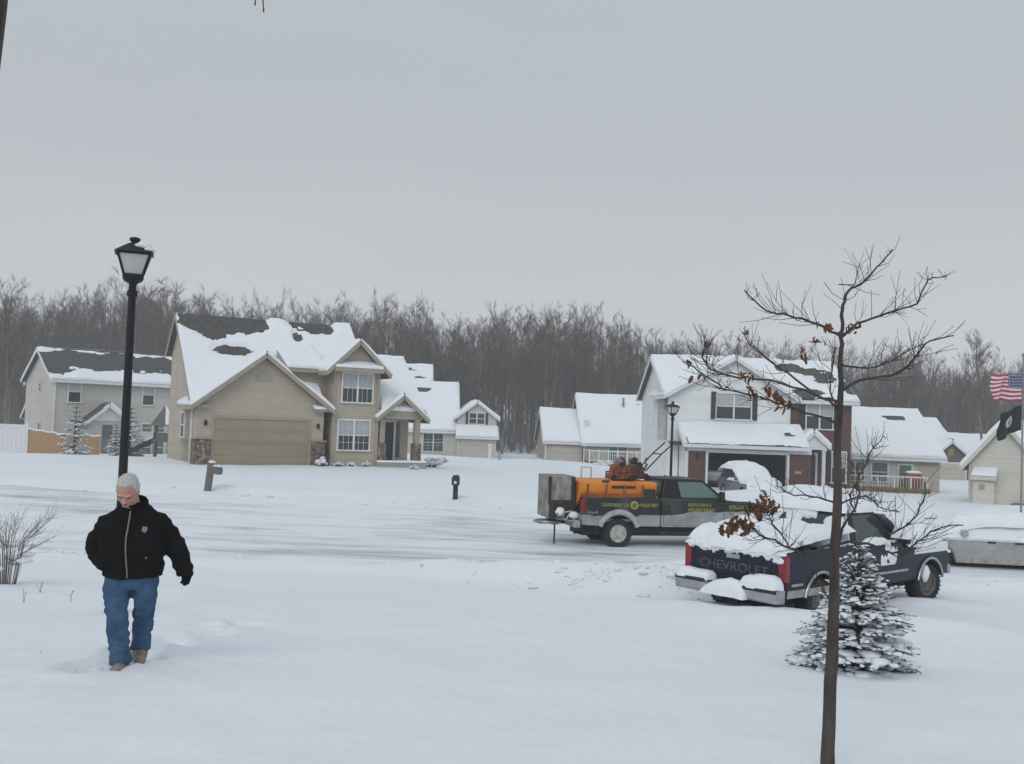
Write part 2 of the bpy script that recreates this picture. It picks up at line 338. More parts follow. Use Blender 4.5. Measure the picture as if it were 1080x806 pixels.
    def sheet(s, q, res, hfun, m=0, edge=.06, opn=''):
        """a snow layer over the quad q (eave-left, eave-right, ridge-right, ridge-left); hfun(u, v, du, dv) = thickness"""
        q = [Vector(p) for p in q]; nrm = (q[1] - q[0]).cross(q[3] - q[0]).normalized()
        lu = max((q[1] - q[0]).length, (q[2] - q[3]).length); lv = max((q[3] - q[0]).length, (q[2] - q[1]).length)
        def samp(l):
            k = max(3, int(l / res)); e = edge / l
            return sorted(set([0, e * .4, e, 1 - e, 1 - e * .4, 1] + [i / k for i in range(1, k)]))
        us, vs_ = samp(lu), samp(lv); pts = []
        for v in vs_:
            for u in us:
                p = (q[0] * (1 - u) + q[1] * u) * (1 - v) + (q[3] * (1 - u) + q[2] * u) * v
                du = min(u if 'l' not in opn else 9, 1 - u if 'r' not in opn else 9) * lu; dv = min(v if 'b' not in opn else 9, 1 - v if 't' not in opn and 'T' in opn else 9) * lv; de = min(du, dv)
                h = hfun(u, v, p) * min(1, (de / edge)) ** .5 if de < edge else hfun(u, v, p)
                if de == 0: h = -.01
                pts.append(p + nrm * max(h, -.03))
        n = len(us)
        return s.add(pts, [(j * n + i, j * n + i + 1, (j + 1) * n + i + 1, (j + 1) * n + i) for j in range(len(vs_) - 1) for i in range(n - 1)], m)
    def mesh(s, name, mats):
        me = bpy.data.meshes.new(name); me.from_pydata(s.v, [], s.f)
        for mm in (mats if isinstance(mats, (list, tuple)) else [mats]): me.materials.append(M[mm] if isinstance(mm, str) else mm)
        if any(s.m): me.polygons.foreach_set('material_index', s.m)
        return me
    def build(s, name, mats, parent=None, smooth=None, bevel=0, seg=2, fix=True):
        me = s.mesh(name, mats)
        if fix:
            bm = bmesh.new(); bm.from_mesh(me); bmesh.ops.recalc_face_normals(bm, faces=bm.faces); bm.to_mesh(me); bm.free()
        if smooth:
            me.shade_smooth()
            if smooth < 179: me.set_sharp_from_angle(angle=rad(smooth))
        o = bpy.data.objects.new(name, me); COL.objects.link(o)
        if parent is not None: o.parent = parent
        if bevel:
            b = o.modifiers.new('bevel', 'BEVEL'); b.width = bevel; b.segments = seg; b.limit_method = 'ANGLE'; b.angle_limit = rad(40)
            if not smooth: me.shade_smooth(); me.set_sharp_from_angle(angle=rad(50))
        return o

def tag(o, label, cat, group=None):
    o['label'] = label; o['category'] = cat
    if group: o['group'] = group
    return o
def thing(name, label, cat, loc=(0, 0, 0), rz=0, group=None):
    o = bpy.data.objects.new(name, None); COL.objects.link(o); o.empty_display_size = .3
    o.location = loc; o.rotation_euler = (0, 0, rz)
    return tag(o, label, cat, group)
def kids(o): return [c for c in bpy.data.objects if c.parent == o]
def copy_tree(o, loc, rz, label=None, scale=None):
    r = o.copy(); COL.objects.link(r); r.location = loc; r.rotation_euler = (0, 0, rz)
    if scale: r.scale = scale
    if label: r['label'] = label
    for ch in KIDS.get(o.name) or kids(o):
        c = ch.copy(); COL.objects.link(c); c.parent = r
    return r
KIDS = {}

def fuse(name, mb, voxel, mats, parent, smooth=4, wr=None):
    """voxel-join the overlapping closed shapes of mb into one continuous skin"""
    me = mb.mesh(name + '_raw', mats); bm = bmesh.new(); bm.from_mesh(me); bmesh.ops.recalc_face_normals(bm, faces=bm.faces); bm.to_mesh(me); bm.free()
    o = bpy.data.objects.new('fuse_tmp', me); COL.objects.link(o)
    r = o.modifiers.new('r', 'REMESH'); r.mode = 'VOXEL'; r.voxel_size = voxel
    if smooth:
        k = o.modifiers.new('s', 'SMOOTH'); k.factor = .5; k.iterations = smooth
    dg = bpy.context.evaluated_depsgraph_get(); dg.update()
    new = bpy.data.meshes.new_from_object(o.evaluated_get(dg)); new.name = name
    bpy.data.objects.remove(o); bpy.data.meshes.remove(me)
    if wr:
        nv = len(new.vertices)
        for v in new.vertices:
            v.co = v.co + v.normal * wr(v.co)
    new.materials.clear()
    for mm in (mats if isinstance(mats, (list, tuple)) else [mats]): new.materials.append(M[mm])
    new.shade_smooth()
    ob = bpy.data.objects.new(name, new); COL.objects.link(ob); ob.parent = parent
    return ob

def text_mesh(name, body, size, mat_, parent, matrix, extrude=.004):
    cu = bpy.data.curves.new(name, 'FONT'); cu.body = body; cu.size = size; cu.extrude = extrude; cu.align_x = 'CENTER'; cu.align_y = 'CENTER'
    o = bpy.data.objects.new('text_tmp', cu); COL.objects.link(o)
    dg = bpy.context.evaluated_depsgraph_get(); dg.update()
    me = bpy.data.meshes.new_from_object(o.evaluated_get(dg)); bpy.data.objects.remove(o)
    me.transform(matrix); me.materials.clear(); me.materials.append(M[mat_]); me.name = name
    ob = bpy.data.objects.new(name, me); COL.objects.link(ob); ob.parent = parent
    return ob
def nz(x, y, z=0.): return noise.noise(Vector((x, y, z)))
def fbm(x, y, z=0.): return noise.fractal(Vector((x, y, z)), 1., 2., 4)

# ------------------------------------------------------------------ world, light, camera
w = bpy.data.worlds.new('World'); S.world = w; w.use_nodes = True
nt = w.node_tree; L = nt.links.new; bg = nt.nodes['Background']
sky = N(nt, 'ShaderNodeTexSky', sky_type='NISHITA'); sky.sun_disc = False; sky.sun_elevation = rad(38); sky.sun_rotation = rad(200); sky.dust_density = 5.; sky.air_density = 1.
hs = N(nt, 'ShaderNodeHueSaturation'); hs.inputs['Saturation'].default_value = .25; hs.inputs['Value'].default_value = .8; L(sky.outputs[0], hs.inputs['Color'])
tc = N(nt, 'ShaderNodeTexCoord'); sp = N(nt, 'ShaderNodeSeparateXYZ'); L(tc.outputs['Generated'], sp.inputs[0])
r = ramp(nt, [(0., (.60, .60, .63)), (.06, (.585, .592, .615)), (.25, (.465, .50, .527)), (.45, (.45, .495, .53)), (1., (.60, .67, .725))]); L(sp.outputs['Z'], r.inputs['Fac'])
mp = N(nt, 'ShaderNodeMapping'); mp.inputs['Scale'].default_value = (1.2, 1.2, 4.); L(tc.outputs['Generated'], mp.inputs['Vector'])
cn = N(nt, 'ShaderNodeTexNoise', Scale=1.6, Detail=5.); L(mp.outputs[0], cn.inputs['Vector'])
cr = ramp(nt, [(.25, (.965, .965, .97)), (.75, (1.035, 1.035, 1.03))]); L(cn.outputs['Fac'], cr.inputs['Fac'])
mu = N(nt, 'ShaderNodeMix', data_type='RGBA', blend_type='MULTIPLY'); mu.inputs[0].default_value = 1.; L(r.outputs[0], mu.inputs[6]); L(cr.outputs[0], mu.inputs[7])
sc = N(nt, 'ShaderNodeVectorMath', operation='SCALE'); sc.inputs['Scale'].default_value = 10.; L(mu.outputs[2], sc.inputs[0])
mx = N(nt, 'ShaderNodeMix', data_type='RGBA'); mx.inputs[0].default_value = .94; L(hs.outputs[0], mx.inputs[6]); L(sc.outputs[0], mx.inputs[7])
L(mx.outputs[2], bg.inputs['Color']); bg.inputs['Strength'].default_value = .1

sd = bpy.data.lights.new('sun', 'SUN'); sd.energy = .75; sd.angle = rad(28); sd.color = (1, .97, .93)
so = bpy.data.objects.new('sun', sd); COL.objects.link(so)
SUNDIR = Vector((-.35 * math.cos(rad(38)), -.94 * math.cos(rad(38)), math.sin(rad(38)))).normalized()
so.rotation_euler = SUNDIR.to_track_quat('Z', 'Y').to_euler()
sky.sun_rotation = math.atan2(SUNDIR.x, SUNDIR.y)

cd = bpy.data.cameras.new('camera'); co = bpy.data.objects.new('camera', cd); COL.objects.link(co); S.camera = co
cd.sensor_fit = 'HORIZONTAL'; cd.sensor_width = 36; cd.lens = 36 * F / 1080; cd.clip_start = .05; cd.clip_end = 3000
right = Vector((cR, -sR * sT, sR * cT)); up = Vector((-sR, -cR * sT, cR * cT)); fw = Vector((0, cT, sT))
mw = Matrix((right, up, -fw)).transposed().to_4x4(); mw.translation = (0, 0, CZ); co.matrix_world = mw
S.view_settings.view_transform = 'Standard'; S.view_settings.look = 'None'; S.view_settings.exposure = .10; S.view_settings.gamma = 1; S.view_settings.use_curve_mapping = False
S.cycles.use_denoising = True
S.cycles.max_bounces = 6; S.cycles.diffuse_bounces = 3; S.cycles.volume_bounces = 1

# ------------------------------------------------------------------ ground and road
def axis(segs):
    out = []
    for a, b_, st in segs:
        n = max(1, int(round((b_ - a) / st))); out += [a + (b_ - a) * i / n for i in range(n)]
    return out + [segs[-1][1]]
MAN = Vector((-3.05, 7.8, 0))
def fine(X, Y):
    """small-scale relief of the snow surface"""
    out = np.zeros(X.shape)
    fx, fy = X.ravel(), Y.ravel(); o = np.zeros(fx.shape)
    for i in range(len(fx)):
        x, y = fx[i], fy[i]
        if 0 < y < 70:
            a = .055 * noise.noise(Vector((x * .45, y * .45, 0))) + .03 * noise.noise(Vector((x * 1.3, y * 1.3, 4)))
            if y < 27:
                a += .014 * noise.noise(Vector((x * 3.4, y * 3.4, 9)))
                # ploughed, broken snow near the near kerb
                e = math.exp(-((y - 21.8) / 1.3) ** 2)
                if e > .02: a += e * (.10 * noise.noise(Vector((x * 1.1, y * 2.2, 2))) + .05 * abs(noise.noise(Vector((x * 4, y * 4, 3)))))
            e = math.exp(-((y - 37.6) / .9) ** 2)
            if e > .02: a += e * .12 * noise.noise(Vector((x * .8, y * 1.6, 5)))
            if 22.4 < y < 37: a *= .35
            dm = math.hypot(x - MAN.x, y - MAN.y)
            if dm < 1.6:
                k = max(0, 1 - dm / 1.6)
                a += k * (.06 * noise.noise(Vector((x * 5, y * 5, 1))) + .03 * noise.noise(Vector((x * 11, y * 11, 1)))) 
            o[i] = a
    out = o.reshape(X.shape)
    # footprints trodden by the walking man and the trail behind him
    for fxp, fyp in FEET:
        r2 = ((X - fxp) / .14) ** 2 + ((Y - fyp) / .2) ** 2
        out -= .13 * np.exp(-r2 ** 1.5)
        out += .035 * np.exp(-((np.sqrt(r2) - 1.7) / .6) ** 2)
    return out
FEET = [(-3.1, 7.62), (-2.93, 8.05), (-3.06, 8.42), (-2.86, 8.85), (-3.0, 9.25), (-2.78, 9.7), (-2.92, 10.15), (-2.7, 10.6)]
xs = axis([(-330, -120, 15), (-120, -60, 4), (-60, -24, 1.2), (-24, -12, .4), (-12, 12, .13), (12, 24, .4), (24, 60, 1.2), (60, 120, 4), (120, 330, 15)])
ys = axis([(-40, 0, 4), (0, 4, .4), (4, 13, .09), (13, 26, .13), (26, 40, .3), (40, 70, .8), (70, 140, 3), (140, 360, 12)])
X, Y = np.meshgrid(np.array(xs), np.array(ys))
Zg = g_arr(X, Y) + fine(X, Y)
def near_edge(x): return 22.6 + .5 * np.sin(x * .21 + 1.) + .25 * np.sin(x * .73)
def far_edge(x): return 36.3 + .5 * np.sin(x * .17) + .25 * np.sin(x * .61 + 2) + np.clip(-x - 6, 0, 40) * .12
def grid_obj(name, X, Y, Z, m):
    nx = X.shape[1]; ny = X.shape[0]
    V = np.stack([X, Y, Z], -1).reshape(-1, 3)
    i = np.arange(nx * ny).reshape(ny, nx)
    Fq = np.stack([i[:-1, :-1], i[:-1, 1:], i[1:, 1:], i[1:, :-1]], -1).reshape(-1, 4)
    me = bpy.data.meshes.new(name); me.vertices.add(len(V)); me.vertices.foreach_set('co', V.ravel())
    me.loops.add(Fq.size); me.loops.foreach_set('vertex_index', Fq.ravel().astype(np.int32))
    me.polygons.add(len(Fq)); me.polygons.foreach_set('loop_start', np.arange(0, Fq.size, 4, dtype=np.int32))
    me.update(calc_edges=True); me.validate(); me.shade_smooth(); me.materials.append(M[m])
    o = bpy.data.objects.new(name, me); COL.objects.link(o); return o
# the road bed is cut about 6 cm into the snow
inr = np.clip((Y - near_edge(X)) / .5, 0, 1) * np.clip((far_edge(X) - Y) / .5, 0, 1)
Zs = Zg - .07 * inr
gr = grid_obj('snow_ground', X, Y, Zs, 'snow'); gr['kind'] = 'structure'
rx = np.array(axis([(-75, -20, .6), (-20, 25, .25), (25, 80, .8)])); rv = np.linspace(0, 1, 56)
RX = np.repeat(rx[None, :], len(rv), 0); RY = near_edge(RX) - .1 + (far_edge(RX) + .2 - near_edge(RX)) * rv[:, None]
inr2 = np.clip((RY - near_edge(RX)) / .5, 0, 1) * np.clip((far_edge(RX) - RY) / .5, 0, 1)
RZ = g_arr(RX, RY) - .115 + .085 * inr2 + .03 * np.minimum(1, inr2 * 2)
def rel(x, y): return .02 * noise.noise(Vector((x * .5, y * 1.4, 0)))
RZ = RZ + np.vectorize(rel)(RX, RY)
rd = grid_obj('road', RX, RY, RZ, 'road'); rd['kind'] = 'structure'

# ------------------------------------------------------------------ house helpers (house frame: x right, y back, z up)
def window(H, xc, z0, ww, hh, y, n=1, trim='white_trim', cols=0, rows=0, blind=True, name='window', depth=.07, glz='glass_dark'):
    f = MB(); p = MB(); t = .075; yo = y - depth
    x0, x1, z1 = xc - ww / 2, xc + ww / 2, z0 + hh
    f.box(x0 - t, x1 + t, yo, y + .02, z1, z1 + t * 1.2); f.box(x0 - t - .03, x1 + t + .03, yo - .03, y + .02, z0 - t, z0)
    f.box(x0 - t, x0, yo, y + .02, z0, z1); f.box(x1, x1 + t, yo, y + .02, z0, z1)
    cw = ww / n
    for k in range(n):
        a, b_ = x0 + k * cw, x0 + (k + 1) * cw
        if k: f.box(a - .05, a + .05, yo + .004, y + .02, z0, z1)
        zm = z0 + hh * .5
        f.box(a + .05, b_ - .05, yo + .018, y + .01, zm - .025, zm + .025)
        for c in range(1, cols): xx = a + (b_ - a) * c / cols; f.box(xx - .008, xx + .008, yo + .03, y + .008, z0, z1)
        for c in range(1, rows):
            zz = z0 + hh * c / rows
            f.box(a + .05, b_ - .05, yo + .034, y + .006, zz - .008, zz + .008)
        p.box(a + .02, b_ - .02, y - depth * .42, y + .004, z0 + .01, zm, 0)
        p.box(a + .02, b_ - .02, y - depth * .3, y + .004, zm, z1 - .01, 1 if blind else 0)
    fo = f.build(name, trim, H); p.build('pane', [glz, 'blind'], fo)
    return fo

def side_window(H, x, yc, z0, ww, hh, trim='white_trim', out=-1, glz='glass_dark'):
    """a window in a wall that faces -x or +x"""
    f = MB(); p = MB(); t = .07; a, b_ = sorted((x + out * .07, x - out * .02))
    for (y0, y1, z_0, z_1) in ((yc - ww / 2 - t, yc + ww / 2 + t, z0 + hh, z0 + hh + t), (yc - ww / 2 - t, yc + ww / 2 + t, z0 - t, z0), (yc - ww / 2 - t, yc - ww / 2, z0, z0 + hh), (yc + ww / 2, yc + ww / 2 + t, z0, z0 + hh), (yc - ww / 2, yc + ww / 2, z0 + hh * .5 - .03, z0 + hh * .5 + .03)):
        f.box(a, b_, y0, y1, z_0, z_1)
    a, b_ = sorted((x + out * .03, x - out * .004)); p.box(a, b_, yc - ww / 2, yc + ww / 2, z0, z0 + hh)
    fo = f.build('window', trim, H); p.build('pane', glz, fo)

def roof(H, quads, trim, t=.16, name='roof', m='shingle', edges=True):
    a = MB(); E = []
    for k, q in enumerate(quads):
        q = [Vector(p) for p in q]; n = (q[1] - q[0]).cross(q[3] - q[0]).normalized()
        a.slab([p + n * .002 * k for p in q], t)
        dn = Vector((0, 0, -.12)); e = MB()
        for i, j in ((3, 0), (0, 1), (1, 2)):
            if (q[i] - q[j]).length > .05: e.bar(q[i] + dn, q[j] + dn, .05, .2)
        E.append(e)
    ro = a.build(name, m, H)
    if edges:
        for e in E: e.build('fascia', trim, ro)
    return ro

def snow_on(ro, quads, h=.16, holes=(), res=.28, seed=0., wob=.5, name='roof_snow', edge=.07, opn=''):
    """wind-worn snow layer on roof planes; holes = (quad, u, v, ru, rv, strength) leave the shingles bare"""
    s = MB()
    for k, q in enumerate(quads):
        hs_ = [x for x in holes if x[0] == k]
        def hf(u, v, p, hs_=hs_):
            a = h * (1 + wob * fbm(p.x * .35 + seed, p.y * .35, p.z * .35))
            for _, cu, cv, ru, rv_, st in hs_:
                wv = .35 * noise.noise(Vector((p.x * .8 + seed, p.y * .8, p.z * .8 + 3))) + .28 * noise.noise(Vector((p.x * 2.6 + seed, p.y * 2.6, p.z * 2.6))) + .22 * noise.noise(Vector((p.x * 6.5, p.y * 6.5 + seed, p.z * 6.5)))
                r2 = ((u - cu) / ru) ** 2 + ((v - cv) / rv_) ** 2
                a -= st * h * max(0., 1.2 - r2 + wv) * 1.1
            return a + .02 * noise.noise(p * 3.)
        s.sheet(q, res, hf, edge=edge, opn=opn)
    return s.build(name, 'roof_snow', ro, smooth=60, fix=False)

def gable_quads(x0, x1, y0, y1, ze, zr, axis='x', oh=.3, xm=None):
    """two roof planes of a gable; each quad: eave-left, eave-right, ridge-right, ridge-left seen from outside"""
    if axis == 'x':
        ym = (y0 + y1) / 2; sl = (zr - ze) / (ym - y0); zo = ze - oh * sl
        return [[(x0 - oh, y0 - oh, zo), (x1 + oh, y0 - oh, zo), (x1 + oh, ym, zr), (x0 - oh, ym, zr)],
                [(x1 + oh, y1 + oh, zo), (x0 - oh, y1 + oh, zo), (x0 - oh, ym, zr), (x1 + oh, ym, zr)]]
    xm = (x0 + x1) / 2 if xm is None else xm; sl = (zr - ze) / (xm - x0); zo = ze - oh * sl; s2 = (zr - ze) / (x1 - xm); zo2 = ze - oh * s2
    return [[(x0 - oh, y1, zo), (x0 - oh, y0 - oh, zo), (xm, y0 - oh, zr), (xm, y1, zr)],
            [(x1 + oh, y0 - oh, zo2), (x1 + oh, y1, zo2), (xm, y1, zr), (xm, y0 - oh, zr)]]
def lift(quads, d):
    out = []
    for q in quads:
        q = [Vector(p) for p in q]; n = (q[1] - q[0]).cross(q[3] - q[0]).normalized(); out.append([p + n * d for p in q])
    return out

def panel_door(H, x0, x1, z0, z1, y, m, trim=None, name='garage_door', rows=4, cols=4):
    d = MB(); n = rows
    for k in range(rows):
        a, b_ = z0 + (z1 - z0) * k / rows, z0 + (z1 - z0) * (k + 1) / rows
        d.box(x0, x1, y - .02, y + .03, a + .008, b_ - .008)
        for c in range(cols):
            u0, u1 = x0 + (x1 - x0) * c / cols, x0 + (x1 - x0) * (c + 1) / cols
            d.box(u0 + .12, u1 - .12, y - .032, y, a + .1, b_ - .1)
    o = d.build(name, m, H, bevel=.01)
    if trim:
        t = MB(); t.box(x0 - .12, x0, y - .05, y + .03, z0, z1); t.box(x1, x1 + .12, y - .05, y + .03, z0, z1); t.box(x0 - .12, x1 + .12, y - .052, y + .03, z1, z1 + .14)
        t.build('door_frame', trim, o)
    return o

def sconce(H, x, z, y):
    s = MB(); s.lathe([(.03, .28), (.07, .24), (.08, .02), (.04, 0)], (x, y - .1, z), n=8, cap=True); s.box(x - .03, x + .03, y - .08, y + .01, z + .1, z + .18)
    s.build('wall_lamp', 'black_metal', H)

# ------------------------------------------------------------------ beige house with the wide garage
P0 = spot(205, 48.)
H = thing('suburban_house', 'beige two storey house with double garage, stone base and gabled porch', 'house', (P0.x, P0.y, -.12), rad(28))
wm = MB()
wm.prism([(1.8, -1.2), (8.0, -1.2), (8.0, 5.55), (5.8, 7.35), (1.8, 3.75)], 'x', 0, 9.3)
wm.prism([(1.8, -1.2), (7., -1.2), (7., 2.9), (3.68, 5.6), (1.8, 3.9)], 'x', 9.3, 11.7)
wm.prism([(0, -1.2), (6.3, -1.2), (6.3, 2.95), (3.15, 5.2), (0, 2.95)], 'y', 0, 4)
wm.prism([(6.75, -1.2), (9.25, -1.2), (9.25, 5.05), (8., 6.2), (6.75, 5.05)], 'y', .05, 6)
wm.prism([(1.35, 2.), (5.5, 2.), (5.5, 4.9), (1.35, 4.9)], 'x', 4.7, 6.75)
wm.prism([(9.45, 2.5), (11.75, 2.5), (10.6, 3.42)], 'y', .12, 2.2)
wm.box(9.3, 9.5, .3, 1.9, -1.2, 2.6)
wm.build('wall', 'beige_siding', H)
ZS = lambda y_: 2.8 + (y_ - .1) * 4.82 / 5.7
MQ = [[(-.3, 2.9, ZS(2.9)), (9.4, 2.9, ZS(2.9)), (9.4, 5.8, 7.62), (-.3, 5.8, 7.62)], [(-.3, .1, 2.8), (6.4, .1, 2.8), (6.4, 2.9, ZS(2.9)), (-.3, 2.9, ZS(2.9))],
      [(9.42, .1, 2.8), (12.0, .1, 2.8), (12.0, 3.68, ZS(3.68)), (9.42, 3.68, ZS(3.68))], [(12., 7.3, 2.8), (9.42, 7.3, 2.8), (9.42, 3.68, ZS(3.68)), (12., 3.68, ZS(3.68))], [(9.4, 8.3, 5.5), (-.3, 8.3, 5.5), (-.3, 5.8, 7.62), (9.4, 5.8, 7.62)]]
ro = roof(H, MQ, 'beige_trim', edges=False)
for a, b_ in (((-.3, .1, 2.8), (-.3, 5.8, 7.62)), ((-.3, 8.3, 5.5), (-.3, 5.8, 7.62)), ((12., .1, 2.8), (12., 3.68, ZS(3.68))), ((9.42, .1, 2.8), (12., .1, 2.8)), ((9.4, 3.68, ZS(3.68)), (9.4, 5.8, 7.62))):
    fb = MB(); fb.bar(Vector(a) - Vector((0, 0, .12)), Vector(b_) - Vector((0, 0, .12)), .05, .2); fb.build('fascia', 'beige_trim', ro)
snow_on(ro, MQ[:1], .2, holes=[(0, .06, .9, .10, .30, 1.5), (0, .22, .84, .20, .42, 1.6), (0, .40, .92, .14, .28, 1.5), (0, .73, .98, .15, .30, 1.5), (0, .84, .9, .07, .2, 1.3), (0, .27, .20, .12, .16, 1.4), (0, .36, .12, .07, .1, 1.2), (0, .66, .62, .04, .13, 1.4), (0, .60, .04, .13, .14, 1.4)], res=.11, seed=3., opn='b')
snow_on(ro, MQ[1:2], .2, res=.2, seed=3., opn='b' and 't')
snow_on(ro, MQ[2:3], .2, res=.2, seed=4.)
GQ = [[(-.35, 3.3, 2.72), (-.35, -.4, 2.72), (3.15, -.4, 5.42), (3.15, 3.3, 5.42)], [(6.75, -.4, 2.72), (6.75, 3.3, 2.72), (3.15, 3.3, 5.42), (3.15, -.4, 5.42)]]
ro = roof(H, GQ, 'beige_trim'); snow_on(ro, GQ, .15, holes=[(1, .45, .5, .5, .35, .9)], seed=5.)
TQ = [[(6.25, 6.2, 4.72), (6.25, -.35, 4.72), (8., -.35, 6.42), (8., 6.2, 6.42)], [(9.75, -.35, 4.72), (9.75, 6.2, 4.72), (8., 6.2, 6.42), (8., -.35, 6.42)]]
ro = roof(H, TQ, 'beige_trim'); snow_on(ro, TQ, .14, seed=7.)
DQ = [[(4.6, 1.0, 4.85), (6.8, 1.0, 4.85), (6.8, 4.4, 6.3), (4.6, 4.4, 6.3)]]
ro = roof(H, DQ, 'beige_trim'); snow_on(ro, DQ, .16, seed=9.)
EQ = [[(9.1, 2.6, 2.42), (9.1, -.2, 2.42), (10.6, -.2, 3.68), (10.6, 2.6, 3.68)], [(12.1, -.2, 2.42), (12.1, 2.6, 2.42), (10.6, 2.6, 3.68), (10.6, -.2, 3.68)]]
ro = roof(H, EQ, 'beige_trim', .14, name='porch_roof'); snow_on(ro, EQ, .13, seed=11.)
pq = [[(6.7, -.45, 4.95), (9.3, -.45, 4.95), (9.3, .04, 5.22), (6.7, .04, 5.22)]]
ro = roof(H, pq, 'beige_trim', .08, name='eyebrow_roof'); snow_on(ro, pq, .12, seed=12., res=.15)
for a, b_ in ((-.3, .55), (5.75, 6.72)): rt = MB(); rt.box(a, b_, -.3, .05, 2.62, 2.74); rt.build('eave_return', 'beige_trim', H)
rs = MB(); rs.sheet([(5.7, -.36, 2.76), (6.75, -.36, 2.76), (6.75, .0, 2.9), (5.7, .0, 2.9)], .12, lambda u, v, p: .09 + .02 * nz(p.x * 4, p.y * 4)); rs.build('snow_ledge', 'roof_snow', H, smooth=60)
panel_door(H, .85, 5.55, -.3, 2.12, -.0, 'garage_panel', 'beige_trim')
for bx in ((-.08, .72, -.13, .8), (5.68, 6.4, -.13, .1), (9.3, 9.75, -.02, .42), (11.3, 11.75, -.02, .42)):
    st = MB(); st.box(*bx, -1, 1.1); st.build('stone_base', 'stone', H, bevel=.02)
for a, b_ in ((-.12, .76), (5.64, 6.44)): cap = MB(); cap.box(a, b_, -.17, .12, 1.1, 1.16); cap.build('stone_cap', 'beige_trim', H)
po = MB(); po.box(9.38, 9.68, .05, .35, 1.1, 2.5); po.box(11.38, 11.68, .05, .35, 1.1, 2.5); po.box(9.3, 11.8, .05, .36, 2.38, 2.58); po.build('porch_post', 'beige_trim', H, bevel=.01)
fl = MB(); fl.box(9.2, 11.95, -.3, 1.8, -.6, .12); fl.build('porch_floor', 'concrete', H)
ps = MB(); ps.sheet([(9.2, -.32, .12), (11.95, -.32, .12), (11.95, .7, .12), (9.2, .7, .12)], .15, lambda u, v, p: .1 * (1 - v) + .02 * nz(p.x * 3, p.y * 3)); ps.build('porch_snow', 'roof_snow', H, smooth=60)
window(H, 8.05, 3.2, 1.6, 1.45, .05, 2, 'white_trim', 3, 0); window(H, 7.95, .72, 1.65, 1.5, .05, 2, 'white_trim', 3, 4)
d = MB(); d.box(9.95, 10.8, 1.74, 1.84, .13, 2.2); do = d.build('front_door', 'dark_door', H); k = MB(); k.ell((10.68, 1.7, 1.1), (.04, .04, .04), 8, 6); k.build('handle', 'brass', do)
d = MB(); d.box(9.82, 9.95, 1.7, 1.82, .13, 2.3); d.box(10.8, 10.93, 1.7, 1.82, .13, 2.3); d.box(9.82, 10.93, 1.702, 1.82, 2.2, 2.34); d.build('door_frame', 'white_trim', do)
d = MB(); d.box(10.96, 11.2, 1.74, 1.82, .3, 2.2); d.build('sidelight', 'glass_mid', H)
vt = MB(); vt.prism([(3.15 + .42 * math.cos(a), 4.05 + .42 * math.sin(a)) for a in [math.pi * i / 10 for i in range(11)]], 'y', -.04, .02); vt.build('gable_vent', 'grey_trim', H)
sconce(H, .42, 1.75, 0); sconce(H, 6.0, 1.75, 0)
for a in (6.73, 9.12):
    cb = MB(); cb.box(a, a + .15, -.01, .07, -1, 4.9); cb.build('corner_board', 'beige_trim', H)
dn = MB(); dn.box(-.1, -.02, .9, .98, -.5, 2.7); dn.build('downspout', 'white_trim', H)
side_window(H, 0, 3.5, 1.1, .9, 1.2); 

def snowy_shrub(name, label, loc, r, h, n=60, group=None, cat='shrub', mt='shrub_twig', sn=.7, seed=0):
    T = thing(name, label, cat, loc, 0, group); q = MB(); s = MB(); rg = random.Random(seed)
    for i in range(n):
        a = rg.uniform(0, 2 * math.pi); k = rg.uniform(.3, 1); x, y = math.cos(a) * r * k, math.sin(a) * r * k
        z = h * rg.uniform(.5, 1) * (1.15 - .6 * k)
        q.tube([(x * .2, y * .2, -.1), (x * .7, y * .7, z * .6), (x, y, z)], [.014, .01, .004], 3, cap=False)
        for j in range(3):
            q.tube([(x * .8, y * .8, z * .75), (x + rg.uniform(-.2, .2) * r, y + rg.uniform(-.2, .2) * r, z * rg.uniform(.7, 1.1))], [.007, .003], 3, cap=False)
        if rg.random() < sn: s.ell((x * .85, y * .85, z * .85), (r * rg.uniform(.12, .28), r * rg.uniform(.12, .28), h * rg.uniform(.06, .14)), 8, 5, rough=.4)
    q.build('stems', mt, T, fix=False)
    if s.v: s.build('snow_clumps', 'snow', T, smooth=179, fix=False)
    return T
Hm = Matrix.Translation(H.location) @ Matrix.Rotation(rad(28), 4, 'Z')
for i, (x, y, r_, h_, lb) in enumerate([(6.1, -.55, .33, .62, 'tallest snow topped shrub by the stone base right of the beige garage door'), (7.0, -.5, .28, .36, 'low snowy shrub under the left half of the big lower window'), (7.7, -.5, .3, .34, 'low snowy shrub under the middle of the big lower window'), (8.5, -.45, .26, .4, 'brown snowy shrub just left of the front porch'), (11.0, -.9, .3, .3, 'small half buried shrub in front of the porch slab')]):
    p = Hm @ Vector((x, y, 0)); snowy_shrub('shrub', lb, (p.x, p.y, g(p.x, p.y) - .03), r_, h_, 40, 'shrubs along the front of the beige house', seed=i)

